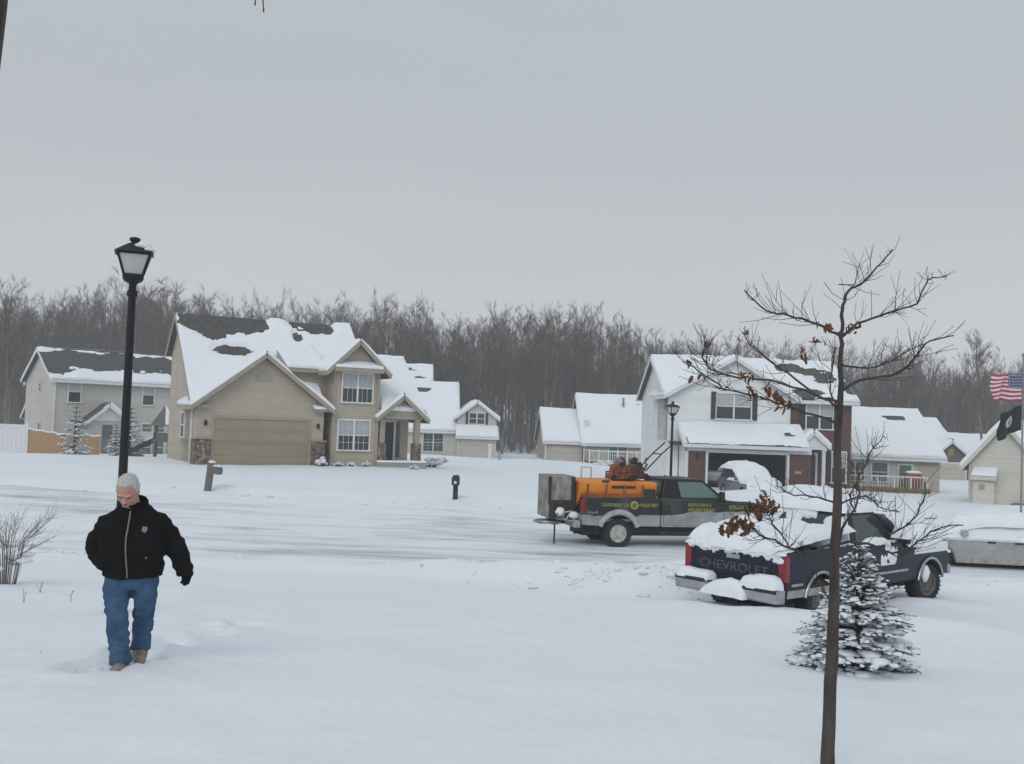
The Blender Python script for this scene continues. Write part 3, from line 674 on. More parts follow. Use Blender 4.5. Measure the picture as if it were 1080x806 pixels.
# ------------------------------------------------------------------ white and brick house with the open garage
P0 = spot(702, 60.)
zb = -1.14
H2 = thing('suburban_house', 'white sided house with red brick right half and an open dark garage', 'house', (P0.x, 60., zb), rad(3))
wm = MB()
wm.prism([(0, 2.6), (0, 5.65), (4.25, 8.0), (8.5, 5.65), (8.5, 2.6)], 'x', 0, 7.4)
wm.box(0, .15, 0, 8.5, -1.2, 2.6); wm.box(.15, 7.4, 8.3, 8.5, -1.2, 2.6); wm.box(.15, .7, 0, .15, -1.2, 2.6)
wm.prism([(.0, 2.7), (7.4, 2.7), (7.4, 5.6), (3.9, 7.75), (0, 5.6)], 'y', -.22, 3)
wm.box(.75, 8.3, -1.6, -1.4, 2.18, 2.72); wm.box(.75, .9, -1.6, 0, -1.2, 2.5)
wm.build('wall', 'white_siding', H2)
bw = MB(); bw.prism([(0, -1.2), (0, 5.6), (4.25, 7.9), (8.5, 5.6), (8.5, -1.2)], 'x', 7.402, 11.3)
bw.build('brick_wall', 'brick', H2)
for a, b_ in ((.92, 1.98), (6.95, 8.28)):
    bw = MB(); bw.box(a, b_, -1.62, -1.42, -1.2, 2.18); bw.build('brick_pier', 'brick', H2)
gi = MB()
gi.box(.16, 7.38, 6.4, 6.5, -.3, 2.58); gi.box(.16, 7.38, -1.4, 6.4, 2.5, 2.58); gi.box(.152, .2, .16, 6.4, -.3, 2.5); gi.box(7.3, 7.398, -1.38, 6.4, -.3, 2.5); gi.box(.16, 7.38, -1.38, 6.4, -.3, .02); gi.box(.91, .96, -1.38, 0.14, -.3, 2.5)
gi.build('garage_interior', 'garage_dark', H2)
gt_ = MB(); gt_.box(1.98, 2.12, -1.67, -1.4, -.6, 2.18); gt_.box(6.82, 6.96, -1.67, -1.4, -.6, 2.18); gt_.box(1.98, 6.96, -1.672, -1.4, 2.12, 2.3); gt_.box(.75, .94, -1.66, -1.4, -1, 2.2); gt_.build('door_frame', 'white_trim', H2)
GA = gable_quads(0, 11.3, 0, 8.5, 5.65, 8.05, 'x', .35); sl = (8.05 - 5.65) / 4.25; zy = lambda y_: 5.65 + y_ * sl
MQ = [[(7.4, -.35, zy(-.35)), (11.65, -.35, zy(-.35)), (11.65, 4.25, 8.05), (7.4, 4.25, 8.05)], [(-.35, .1, zy(.1)), (7.4, .1, zy(.1)), (7.4, 4.25, 8.05), (-.35, 4.25, 8.05)], GA[1]]
ro = roof(H2, MQ, 'white_trim', .15)
snow_on(ro, MQ[:1], .18, holes=[(0, .30, .80, .34, .20, 1.5), (0, .72, .62, .32, .24, 1.5), (0, .95, .32, .12, .2, 1.4), (0, .22, .12, .26, .20, 1.5), (0, .46, .2, .14, .1, 1.2)], seed=21., res=.2, opn='l')
snow_on(ro, MQ[1:2], .18, seed=22., opn='r')
GQ = gable_quads(0, 7.6, -.22, 4.0, 5.65, 7.9, 'y', .38, 3.9); ro = roof(H2, GQ, 'white_trim', .14); snow_on(ro, GQ, .16, holes=[(1, .5, .75, .5, .2, .6)], seed=23.)
PQ = [[(.55, -2.05, 2.62), (8.05, -2.05, 2.62), (8.05, -.2, 3.75), (.55, -.2, 3.75)]]
ro = roof(H2, PQ, 'white_trim', .1, name='garage_roof'); snow_on(ro, PQ, .2, holes=[(0, .78, .2, .1, .16, 1.15), (0, .88, .62, .07, .22, 1.2), (0, .04, .2, .03, .3, 1.), (0, .70, .02, .30, .11, 1.3), (0, .2, .0, .25, .05, 1.2)], seed=27.)
window(H2, 3.95, 4.15, 2.1, 1.5, -.22, 2)
for a in (2.56, 5.06):
    sh = MB()
    sh.box(a, a + .32, -.29, -.2, 4.1, 5.75)
    for k in range(14): sh.box(a + .05, a + .27, -.3, -.28, 4.18 + k * .11, 4.24 + k * .11)
    sh.build('shutter', 'shutter', H2)
window(H2, 9.3, 3.75, 1.6, 1.55, 0, 2); window(H2, 10.55, .55, .85, 1.8, 0, 1)
for a, z0, z1 in ((8.05, 3.7, 5.35), (10.15, 3.7, 5.35), (9.72, .5, 2.4)):
    s2 = MB(); s2.box(a, a + .36, -.07, .02, z0, z1)
    for k in range(int((z1 - z0) / .11) - 1): s2.box(a + .05, a + .31, -.082, -.06, z0 + .08 + k * .11, z0 + .14 + k * .11)
    s2.build('shutter', 'shutter', H2)
vm = MB(); vm.prism([(3.5, 6.35), (4.3, 6.35), (4.3, 6.7)] + [(3.9 + .4 * math.cos(a), 6.7 + .4 * math.sin(a)) for a in [math.pi * i / 8 for i in range(1, 8)]] + [(3.5, 6.7)], 'y', -.27, -.2); vm.build('gable_vent', 'white_trim', H2)
# entry portico
EQ = gable_quads(7.55, 9.3, -1.5, 0, 2.85, 3.6, 'y', .15); ro = roof(H2, EQ, 'white_trim', .1, name='porch_roof'); snow_on(ro, EQ, .14, seed=29., res=.2)
pp = MB(); pp.prism([(7.55, 2.5), (9.3, 2.5), (9.3, 2.85), (8.42, 3.5), (7.55, 2.85)], 'y', -1.5, -1.35); pp.lathe([(.16, -.4), (.16, .1), (.12, .15), (.11, 2.35), (.16, 2.42), (.16, 2.5)], (9.12, -1.36, 0), n=12, cap=True); pp.box(7.6, 9.25, -1.34, -.01, 2.5, 2.62); pp.build('porch_post', 'white_trim', H2)
d = MB(); d.box(8.3, 9.1, -.06, .03, .1, 2.15); do = d.build('front_door', 'dark_door', H2); d = MB(); d.box(8.18, 8.3, -.09, .02, .1, 2.27); d.box(9.1, 9.22, -.09, .02, .1, 2.27); d.box(8.18, 9.22, -.092, .02, 2.15, 2.29); d.build('door_frame', 'white_trim', do)
sconce(H2, 1.45, 1.75, -1.62); sconce(H2, .25, 3.9, -.22); sconce(H2, 8.42, 2.05, -1.4)
lp = MB(); lp.box(7.3, 7.7, -1.66, -1.6, 1.05, 1.2); lp.build('house_number_plate', 'beige_trim', H2)
for bx in ((-.03, .12, -.25, -.18, 2.7, 5.55), (7.3, 7.42, -.26, -.18, 3.6, 5.55)): cb = MB(); cb.box(*bx); cb.build('corner_board', 'white_trim', H2)
me_ = MB(); me_.box(-.14, -.002, .6, .9, 4.6, 5.1); me_.build('utility_box', 'grey_trim', H2)

# ------------------------------------------------------------------ distant houses
def far_house(name, label, px, d, base, rz, siding_, vols, trim='white_trim', group=None, snow=.22):
    p = spot(px, d); Hh = thing(name, label, 'house', (p.x, d, base), rz, group)
    wmm = MB()
    for v in vols:
        x0, x1, y0, y1, ze, zr, ax = v[:7]
        if ax == 'x': wmm.prism([(y0, -1.5), (y1, -1.5), (y1, ze), ((y0 + y1) / 2, zr - .1), (y0, ze)], 'x', x0, x1)
        else: wmm.prism([(x0, -1.5), (x1, -1.5), (x1, ze), ((x0 + x1) / 2, zr - .1), (x0, ze)], 'y', y0, y1)
    wmm.build('wall', siding_, Hh)
    for i, v in enumerate(vols):
        x0, x1, y0, y1, ze, zr, ax = v[:7]; holes = v[7] if len(v) > 7 else ()
        Q = gable_quads(x0, x1, y0, y1, ze, zr, ax, .35)
        ro = roof(Hh, Q, trim, .15); snow_on(ro, Q, snow, holes=holes, res=.45, seed=px * .1 + i)
    return Hh

# left two-storey taupe house
p = spot(54, 70.); zb = -1.15
H3 = thing('suburban_house', 'taupe two storey house with mostly bare dark roof behind the wooden fence', 'house', (p.x, 70., zb), rad(40))
wm = MB(); wm.prism([(0, -1.2), (7.4, -1.2), (7.4, 5.5), (3.7, 7.5), (0, 5.5)], 'x', 0, 9.8)
wm.prism([(2.5, -1.2), (9.5, -1.2), (9.5, 2.8), (6., 5.), (2.5, 4.9)], 'x', .6, 5)
wm.box(.5, 9, 7.4, 8.6, -1.2, 5.3)
wm.prism([(1.9, -1.2), (4.6, -1.2), (4.6, 2.5), (1.9, 2.5)], 'y', -1.5, 0)
wm.build('wall', 'taupe_siding', H3)
Q = gable_quads(0, 9.8, 0, 7.4, 5.5, 7.6, 'x', .35); ro = roof(H3, Q, 'white_trim', .15)
snow_on(ro, Q[:1], .16, holes=[(0, .3, .68, .42, .42, 1.6), (0, .75, .66, .35, .42, 1.6), (0, .05, .5, .12, .45, 1.4)], seed=41., res=.3); snow_on(ro, Q[1:], .2, seed=42., res=.5)
Q = [[(.3, 8.9, 4.9), (.3, 7.2, 4.9), (9., 7.2, 5.9), (9., 8.9, 5.9)]]
Q = [[(9.2, 9.0, 5.1), (.2, 9.0, 5.1), (.2, 7.3, 5.75), (9.2, 7.3, 5.75)]]; ro = roof(H3, Q, 'white_trim', .12); snow_on(ro, Q, .22, seed=43., res=.4)
Q = [[(5.2, 9.9, 2.5), (.3, 9.9, 2.5), (.3, 8.3, 3.7), (5.2, 8.3, 3.7)]]; ro = roof(H3, Q, 'white_trim', .12); snow_on(ro, Q, .2, seed=44., res=.4)
bq = gable_quads(1.8, 4.7, -1.6, 0, 2.5, 3.7, 'y', .25); ro = roof(H3, bq, 'white_trim', .12, name='porch_roof'); snow_on(ro, bq, .16, holes=[(0, .5, .5, .8, .8, 1.6)], seed=45., res=.3)
gw = MB(); gw.prism([(1.8, 2.5), (4.7, 2.5), (3.25, 3.6)], 'y', -1.58, -1.5); gw.build('gable', 'white_trim', H3)
window(H3, 1.35, 3.75, .8, 1.45, 0, 1, blind=True); window(H3, 6.6, 3.75, .8, 1.45, 0, 1)
d = MB(); d.box(2.9, 3.6, -1.56, -1.48, .2, 2.2); d.build('patio_door', 'glass_mid', H3)
for k in range(3):
    window(H3, 6.6 + k * .95, 1.75, .72, .55, 0, 1, blind=False, glz='glass_mid'); window(H3, 6.6 + k * .95, .1, .72, .95, 0, 1, blind=False, glz='glass_mid')
bs = MB(); bs.box(6.1, 9.1, -.03, .01, 1.05, 1.75); bs.build('window_panel', 'white_trim', H3)
side_window(H3, 0, 3.6, 4.5, .4, .5, 'taupe_siding'); side_window(H3, 0, 3.2, 1.2, .5, .9, 'taupe_siding')
dn = MB(); dn.box(-.04, .07, -.07, 0, -1, 5.4); dn.build('downspout', 'white_trim', H3)

# house behind the beige one, with a cross-gabled garage wing
H4 = far_house('suburban_house', 'pale house with shuttered dormer over its garage, right behind the beige house', 441, 96., -1.0, rad(6), 'cream_siding',
    [(-1.5, 3.6, 0, 10, 2.5, 7.0, 'x', [(0, .3, .85, .3, .12, 1.2)]), (-8, 1.0, 4.5, 14, 5.6, 8.9, 'x', [(0, .85, .62, .12, .1, 1.5), (0, .75, .35, .10, .1, 1.5), (0, .95, .3, .08, .12, 1.4), (0, .7, .85, .16, .08, 1.5)])])
wm = MB(); wm.box(3.62, 7.4, -1.2, 8, -1.5, 2.2); wm.prism([(3.62, 2.2), (7.4, 2.2), (7.4, 3.7), (5.5, 5.1), (3.62, 3.7)], 'y', -.4, 6); wm.build('dormer_wall', 'cream_siding', H4)
Q = gable_quads(3.62, 7.4, -.4, 6, 3.75, 5.2, 'y', .3); ro = roof(H4, Q, 'white_trim', .13); snow_on(ro, Q, .2, seed=51., res=.4)
Q = [[(3.5, -1.6, 1.75), (7.6, -1.6, 1.75), (7.6, -.3, 2.75), (3.5, -.3, 2.75)]]; ro = roof(H4, Q, 'white_trim', .1); snow_on(ro, Q, .2, seed=52., res=.3)
window(H4, 5.5, 3.0, 1.45, 1.0, -.4, 2, blind=False)
for a in (4.42, 6.34): s2 = MB(); s2.box(a, a + .24, -.47, -.39, 2.95, 4.05); s2.build('shutter', 'shutter', H4)
panel_door(H4, 3.85, 6.7, -1., 1.55, -1.21, 'pale_panel')
window(H4, 1.4, .2, 1.9, 1.7, 0, 2, cols=2, rows=3, blind=False); 
# middle house with the deck
H5 = far_house('suburban_house', 'beige low house with two steep snowy roofs and a railed deck', 572, 100., -1.65, rad(4), 'tan_siding',
    [(0.3, 4.0, 0, 9, 2.35, 5.4, 'x'), (4.1, 14.5, -.6, 10.5, 2.35, 7.15, 'x', [(0, .62, .8, .08, .06, 1.2), (0, .8, .93, .2, .04, 1.2)])])
for bx in ((4.02, 4.14, -.68, -.58), (.22, .34, -.07, .02)): cb = MB(); cb.box(*bx, -1, 2.3); cb.build('corner_board', 'white_trim', H5)
panel_door(H5, .9, 3.6, -.6, 1.7, 0, 'pale_panel')
window(H5, 7.5, .1, 1.8, 1.75, -.6, 2, glz='green_glass', blind=False, name='patio_door'); window(H5, 11.2, .3, 1.3, 1.6, -.6, 2)
fr = MB(); fr.prism([(10.3, 2.1), (12.1, 2.1), (12.1, 2.5), (10.3, 2.5)], 'y', -.9, -.5); fr.build('window_hood', 'grey_trim', H5)
dk = MB()
for k in range(26): dk.box(4.3 + k * .22, 4.34 + k * .22, -3.2, -3.16, .5, 1.4)
dk.box(4.2, 9.9, -3.22, -3.14, 1.38, 1.5); dk.box(4.2, 9.9, -3.22, -3.14, .46, .56); dk.box(4.2, 4.3, -3.2, -.6, 1.38, 1.5)
for k in range(7): dk.box(4.2 + k * .93, 4.32 + k * .93, -3.24, -3.12, -1.2, 1.55)
dk.build('deck_railing', 'white_trim', H5)
dk = MB(); dk.box(4.2, 9.9, -3.2, -.6, .2, .45); dk.build('deck', 'weathered_wood', H5)
pv = MB(); pv.tube([(8.6, 3.2, 6.), (8.6, 3.2, 6.9)], .12, 8); pv.build('vent_pipe', 'grey_metal', H5)
ch = MB(); ch.box(4.2, 4.7, .6, 1.1, 3., 4.4); ch.build('chimney', 'white_trim', H5)

# tan ranch house right of the brick half
H6 = far_house('suburban_house', 'long tan ranch house with a smooth snowy roof and straw covered deck', 893, 66., -1.42, rad(-3), 'tan_siding',
    [(-3., 6.0, 0, 10.5, 2.55, 5.6, 'x', [(0, .80, .83, .12, .1, 1.4)])], snow=.2)
cw = MB(); cw.box(-3, 4.5, -.02, .01, -1, 2.4); cw.build('cream_wall', 'cream_siding', H6)
window(H6, 2.1, .75, 1.0, 1.2, -.02, 1, blind=False, glz='glass_mid'); window(H6, 3.75, .1, .8, 1.75, -.02, 1, blind=False, glz='green_glass', name='patio_door'); window(H6, .5, .75, 1.2, 1.2, -.02, 2, blind=False, glz='glass_mid')
dk = MB(); dk.box(-1, 4.4, -2.6, -.03, .25, .4); dk.build('deck', 'weathered_wood', H6)
dk = MB()
for k in range(180):
    x = -1 + 5.4 * RND.random(); a = RND.uniform(-.3, .3); y = -2.62 - RND.uniform(0, .12); dk.tube([(x, y, -.5), (x + a * .3, y - .05, RND.uniform(.1, .62))], [.04, .015], 4, cap=False)
dk.box(-1., 4.4, -2.62, -2.5, -.8, .45); dk.build('deck_skirt', 'straw', H6, fix=False)
dk = MB()
for k in range(6): dk.box(-.9 + k * 1.04, -.82 + k * 1.04, -2.5, -2.42, .4, 1.25)
dk.box(-.9, 4.4, -2.5, -2.42, 1.15, 1.23)
for k in range(30): dk.box(-.85 + k * .175, -.83 + k * .175, -2.48, -2.45, .45, 1.2)
dk.build('deck_railing', 'white_trim', H6)
p = Matrix.Translation(H6.location) @ Matrix.Rotation(rad(-3), 4, 'Z')
gp = p @ Vector((3.7, -1.7, .4))
gt2 = thing('grill', 'brown covered barbecue grill with snow on top on the straw skirted deck', 'grill', gp, 0)
q = MB(); q.rings([(0, 0, .1, .5, .28), (0, 0, .6, .58, .32), (0, 0, .95, .5, .28), (0, 0, 1.05, .3, .2)], 16, p=3.5); q.build('cover', 'rust_orange', gt2, smooth=50)
q = MB(); q.ell((0, 0, 1.06), (.55, .32, .12), 14, 6, rough=.2); q.build('snow_cap', 'snow', gt2, smooth=179)
q = MB(); [q.tube([(sx * .4, sy * .2, -.02), (sx * .4, sy * .2, .2)], .04, 6) for sx in (-1, 1) for sy in (-1, 1)]; q.build('feet', 'black_metal', gt2)

# brick garage house far right
H7 = far_house('suburban_house', 'distant brown brick house with pale garage door, left of the small white gable', 984, 92., -1.4, rad(0), 'brown_brick',
    [(-.1, 3.3, 0, 7, 2.1, 3.5, 'y'), (-6.5, 2.9, 2.2, 12, 2.7, 5.5, 'x')])
panel_door(H7, .25, 2.95, -.6, 1.35, -.02, 'pale_panel', 'white_trim')
vm = MB(); vm.box(1.35, 1.85, -.05, .02, 2.1, 2.75); vm.build('gable_window', 'straw', H7)
H8 = far_house('suburban_house', 'low snowy roof just showing between brick garage house and white gable', 1010, 112., -1.4, rad(0), 'tan_siding', [(0, 9, 0, 8, 2.4, 4.1, 'x')])

# small ivory gable house at the right edge
H9 = far_house('suburban_house', 'small ivory gable end house with a boxed bay, beside the flags', 1021, 54., -1.05, rad(-34), 'ivory_siding', [(0, 3.5, 0, 9, 2.3, 4.4, 'y')], trim='ivory_siding')
bb = MB(); bb.box(.3, 1.35, -.5, 0, -1, 1.5); bo = bb.build('boxed_bay', 'ivory_siding', H9)
bq = [[(.2, -.65, 1.45), (1.45, -.65, 1.45), (1.45, 0.02, 1.85), (.2, .02, 1.85)]]; ro = roof(H9, bq, 'ivory_siding', .06, name='bay_roof'); snow_on(ro, bq, .1, seed=71., res=.15)
q = MB(); q.box(.62, .86, -.56, -.49, .75, 1.); q.build('vent', 'grey_trim', H9)
d = MB(); d.box(2.75, 3.1, -.06, .02, .2, 1.9); d.build('side_door', 'machine_red', H9)
q = MB(); q.box(2.2, 3.45, -1.2, -.02, -.9, .1); q.build('step', 'weathered_wood', H9)

# ------------------------------------------------------------------ vehicles (x forward, y left, z up, origin at the rear bumper on the ground)
def arc(cx, cz, r, zlow):
    """wheel arch outline from the rear to the front lip"""
    a0 = math.asin(max(-1, min(1, (zlow - cz) / r))); n = 12
    return [(cx - r * math.cos(a0 + (math.pi - 2 * a0) * i / n), cz + r * math.sin(a0 + (math.pi - 2 * a0) * i / n)) for i in range(n + 1)]

def wheel(V, x, y, r, wdt, side, rimmat='rim', turn=0):
    W = MB(); W.M = Matrix.Translation((x, y, r)) @ Matrix.Rotation(turn, 4, 'Z')
    W.lathe([(r * .60, -wdt / 2), (r * .90, -wdt / 2 - .005), (r * .985, -wdt * .38), (r, 0), (r * .985, wdt * .38), (r * .90, wdt / 2 + .005), (r * .60, wdt / 2)], ax='y', n=32)
    for k in range(28):
        a = 2 * math.pi * k / 28; c = Vector((math.cos(a) * r * .985, 0, math.sin(a) * r * .985)); t = Vector((-math.sin(a), 0, math.cos(a)))
        for s_ in (-1, 1): W.bar(c + Vector((0, s_ * wdt * .12, 0)), c + Vector((0, s_ * wdt * .46, 0)) + t * .03, .03, .022)
    o = W.build('wheel', 'tire', V, smooth=40)
    Q = MB(); Q.M = Matrix.Translation((x, y, r)) @ Matrix.Rotation(turn, 4, 'Z'); s = side
    Q.lathe([(r * .62, s * wdt * .5), (r * .56, s * wdt * .47), (r * .50, s * wdt * .30), (r * .36, s * wdt * .42), (r * .20, s * wdt * .44), (r * .16, s * wdt * .52), (.005, s * wdt * .53)], ax='y', n=28)
    Q.lathe([(r * .62, -s * wdt * .48), (r * .1, -s * wdt * .3)], ax='y', n=20)
    for k in range(8):
        a = 2 * math.pi * k / 8; Q.ell((math.cos(a) * r * .29, s * wdt * .44, math.sin(a) * r * .29), (.02, .02, .02), 6, 4)
    ro_ = Q.build('rim', rimmat, o, smooth=35)
    h = MB(); h.M = Q.M
    for k in range(8):
        a = 2 * math.pi * (k + .5) / 8; h.lathe([(.0, 0), (r * .06, 0), (r * .06, s * .004)], (math.cos(a) * r * .43, s * wdt * .375, math.sin(a) * r * .43), ax='y', n=8)
    return o

def face_pt(q, u, v):
    q = [Vector(p) for p in q]; return (q[0] * (1 - u) + q[1] * u) * (1 - v) + (q[3] * (1 - u) + q[2] * u) * v
def pane_on(V, q, u0, u1, v0, v1, m='car_glass', name='window', off=.006, skew=None):
    q_ = [Vector(p) for p in q]; n = (q_[1] - q_[0]).cross(q_[3] - q_[0]).normalized()
    pts = [face_pt(q, *uv) for uv in ([(u0, v0), (u1, v0), (u1, v1), (u0, v1)] if not skew else skew)]
    a = MB(); a.add([p + n * off for p in pts] + [p - n * .02 for p in pts], [tuple(range(len(pts))), tuple(range(2 * len(pts) - 1, len(pts) - 1, -1))] + [(i, (i + 1) % len(pts), len(pts) + (i + 1) % len(pts), len(pts) + i) for i in range(len(pts))])
    return a.build(name, m, V)

def snow_cap(V, x0, x1, y0, y1, zf, h, name='snow_cover', res=.07, p=3.2, seed=0., rough=.2, skirt=.02):
    nx = max(8, int((x1 - x0) / res)); ny = max(8, int((y1 - y0) / res)); vs = []
    for j in range(ny + 1):
        for i in range(nx + 1):
            a, b_ = -math.cos(math.pi * i / nx), -math.cos(math.pi * j / ny)
            x = (x0 + x1) / 2 + a * (x1 - x0) / 2; y = (y0 + y1) / 2 + b_ * (y1 - y0) / 2
            k = max(0., (1 - abs(a) ** p) * (1 - abs(b_) ** p)) ** .5
            t = h * k * (1 + rough * 2 * fbm(x * 1.6 + seed, y * 1.6, seed)) - skirt * (1 - k) ** 3
            wob = .05 * (1 - k)
            vs.append((x + wob * nz(y * 6 + seed, x * 6), y + wob * nz(x * 6, y * 6 + seed), zf(x, y) + t + .012 * nz(x * 9, y * 9, seed) * k))
    s = MB(); n = nx + 1
    s.add(vs, [(j * n + i, j * n + i + 1, (j + 1) * n + i + 1, (j + 1) * n + i) for j in range(ny) for i in range(nx)])
    return s.build(name, 'snow', V, smooth=179, fix=False)

def pickup(V, P):
    L_, Wd = P['len'], P['wid'] / 2; r = P['r']; sill, rail, hood, roofz = P['sill'], P['rail'], P['hood'], P['roof']
    bed1, cab1, rw, fwx = P['bed1'], P['cab1'], P['rearx'], P['frontx']; pm = P['paint']; ra = r + P.get('gap', .1)
    c = MB()
    prof = [(bed1 + .03, sill)] + [q for q in arc(fwx, r, ra, sill)] + [(L_ - .18, sill + .04), (L_ - .12, sill + .3), (L_ - .13, hood - .22), (L_ - .24, hood - .1), (cab1 + .1, hood), (cab1 - .02, rail + .01), (bed1 + .03, rail + .01)]
    c.prism(prof, 'y', -Wd, Wd)
    c.build('body', pm, V, bevel=.06, seg=3)
    b_ = MB(); prof = [(.16, sill + .03)] + arc(rw, r, ra, sill) + [(bed1, sill), (bed1, rail), (.16, rail)]
    b_.prism(prof, 'y', Wd - .09, Wd); b_.prism(prof, 'y', -Wd, -Wd + .09); b_.box(bed1 - .06, bed1, -Wd + .09, Wd - .09, .6, rail - .02); b_.box(.3, bed1, -Wd + .09, Wd - .09, sill + .12, sill + .2)
    b_.build('bed', pm, V, bevel=.03, seg=3)
    t = MB(); t.box(.14, .22, -Wd + .095, Wd - .095, sill + .14, rail - .015); t.box(.128, .15, -Wd + .25, Wd - .25, sill + .26, rail - .12)
    tg = t.build('tailgate', pm, V, bevel=.02)
    h = MB(); h.box(.118, .14, -.13, .13, rail - .2, rail - .13); h.build('handle', 'black_plastic' if P['kind'] == 'work' else 'chrome', tg)
    u = MB(); u.box(.3, L_ - .4, -.55, .55, r * .75, sill + .1); u.box(fwx - .6, fwx + .6, -Wd + .28, Wd - .28, r * .9, hood - .1); u.box(rw - .6, rw + .6, -Wd + .28, Wd - .28, r * .9, rail - .25); u.tube([(rw, -Wd + .2, r), (rw, Wd - .2, r)], .07, 8); u.tube([(.1, -.45, r * .9), (.9, -.4, r * .9)], .035, 8)
    u.build('chassis', 'grime_black', V)
    # greenhouse
    x0, x1 = bed1 + .06, cab1 + .12; tx0, tx1 = bed1 + .2, cab1 - .62; z0, z1 = rail - .02, roofz; yb, yt = Wd - .07, Wd - .25
    B = [(x0, -yb, z0), (x1, -yb, z0), (x1, yb, z0), (x0, yb, z0)]; T_ = [(tx0, -yt, z1), (tx1, -yt, z1), (tx1, yt, z1), (tx0, yt, z1)]
    G = MB(); G.add(B + T_, [(0, 1, 5, 4), (1, 2, 6, 5), (2, 3, 7, 6), (3, 0, 4, 7), (4, 5, 6, 7), (3, 2, 1, 0)]); G.build('cab_roof', P.get('roofpaint', pm), V, bevel=.05, seg=3)
    fr = [B[0], B[1], T_[1], T_[0]]; fl_ = [B[2], B[3], T_[3], T_[2]]; rear = [B[3], B[0], T_[0], T_[3]]; fro = [B[1], B[2], T_[2], T_[1]]
    gm = P.get('glass', 'car_glass')
    pane_on(V, fr, 0, 0, 0, 0, gm, 'side_window', skew=[(P.get('skew0', .12), .10), (.90, .10), (.92, .2), (.90, .86), (P.get('skew0', .12) + .02, .86)])
    pane_on(V, fl_, 0, 0, 0, 0, gm, 'side_window', skew=[(.10, .10), (.88, .10), (.86, .86), (.10, .86), (.08, .2)])
    pane_on(V, rear, .12, .88, .2, .84, gm, 'rear_window'); pane_on(V, fro, .05, .95, .1, .92, gm, 'windshield')
    wheel(V, rw, Wd - .14, r, .25, 1, P['rim']); wheel(V, rw, -Wd + .14, r, .25, -1, P['rim']); wheel(V, fwx, Wd - .14, r, .25, 1, P['rim'], P['turn']); wheel(V, fwx, -Wd + .14, r, .25, -1, P['rim'], P['turn'])
    for s in (-1, 1):
        q = MB(); y0, y1 = sorted((s * (Wd + .012), s * (Wd - .125))); q.box(.115, .26, y0, y1, rail - .47, rail - .06)
        q.build('tail_light', 'red_lens', V, bevel=.025, seg=3)
        q = MB(); q.box(L_ - .2, L_ - .095, *sorted((s * (Wd - .06), s * (Wd - .36))), hood - .36, hood - .17); q.build('headlight', 'lamp_glass', V, bevel=.02)
        q = MB(); q.box(cab1 - .22, cab1 - .1, *sorted((s * (Wd + .02), s * (Wd + .22))), rail - .02, rail + .24); q.bar((cab1 - .14, s * (Wd - .08), rail + .06), (cab1 - .14, s * (Wd + .1), rail + .08), .04); q.build('side_mirror', 'black_plastic', V, bevel=.03)
        q = MB(); q.box(bed1 + .1, bed1 + .3, *sorted((s * (Wd + .035), s * (Wd - .01))), rail - .24, rail - .19) ; q.build('door_handle', 'chrome' if P['kind'] != 'work' else 'black_plastic', V, bevel=.01)
        for cx_ in (rw, fwx):
            a = MB(); a.tube([(x, s * (Wd + .018), z) for x, z in arc(cx_, r, ra + .02, sill)], P['flare'], 8); a.build('wheel_arch_trim', P['flaremat'], V, smooth=60)
    for s in (-1, 1):
        for xx in (bed1 + .1, cab1 - .02):
            sm = MB(); sm.box(xx, xx + .014, *sorted((s * (Wd + .002), s * (Wd - .02))), sill + .1, rail - .02); sm.build('door_seam', 'grime_black', V)
    f = MB(); f.box(L_ - .1, L_ + .02, -Wd + .02, Wd - .02, sill + .02, sill + .2); f.build('front_bumper', 'chrome', V, bevel=.04, seg=3)
    gq = MB(); gq.box(L_ - .14, L_ - .1, -Wd + .38, Wd - .38, hood - .4, hood - .15); gq.build('grille', 'black_plastic', V)
    return dict(fr=fr, rear=rear)

# blue pickup deep in snow in the near driveway
RRC = at(822, 640, 15.5); ang = rad(90 - 49)
fwd = Vector((math.sin(rad(49)), math.cos(rad(49)), 0)); lft = Vector((-fwd.y, fwd.x, 0))
org = Vector((RRC.x, 15.5, 0)) + lft * .98
V = thing('pickup_truck', 'dark blue pickup truck heaped with snow, parked beyond the small spruce', 'truck', (org.x, org.y, -.70), math.atan2(fwd.y, fwd.x))
PB = dict(kind='blue', len=5.75, wid=1.96, r=.36, sill=.46, rail=1.2, hood=1.10, roof=1.76, bed1=2.1, cab1=3.8, rearx=1.15, frontx=4.85, paint='blue_paint', rim='old_rim', turn=rad(-14), flare=.028, flaremat='chrome')
RW = pickup(V, PB)['rear']
q = MB()
for s in (-1, 1):
    q.prism([(-.12, .42), (.14, .40), (.14, .64), (-.12, .64)], 'y', *sorted((s * .36, s * 1.0)))
q.box(-.02, .12, -.36, .36, .38, .52); q.build('rear_bumper', 'chrome', V, bevel=.035, seg=3)
for s in (-1, 1): q = MB(); q.box(-.135, .12, *sorted((s * .37, s * .99)), .575, .635); q.build('bumper_step', 'black_plastic', V, bevel=.01)
q = MB(); q.bar((-.20, 0, .40), (.3, 0, .40), .07); q.box(-.05, .05, -.25, .25, .32, .4); q.build('tow_hitch', 'black_metal', V)
text_mesh('tailgate_lettering', 'CHEVROLET', .235, 'faded_letters', V, Matrix.Translation((.124, 0, .86)) @ Matrix.Rotation(rad(-90), 4, 'Z') @ Matrix.Rotation(rad(90), 4, 'X') @ Matrix.Diagonal((1.05, .85, 1, 1)))
for s in (-1, 1):
    q = MB(); q.box(2.35, 4.0, *sorted((s * .975, s * .995)), .66, .70); q.box(.3, .62, *sorted((s * .975, s * .995)), .66, .70); q.build('side_moulding', 'chrome', V)
    q = MB(); q.box(.2, 2.05, *sorted((s * .97, s * .988)), .48, .6); q.build('rocker_trim', 'salt_grime', V)
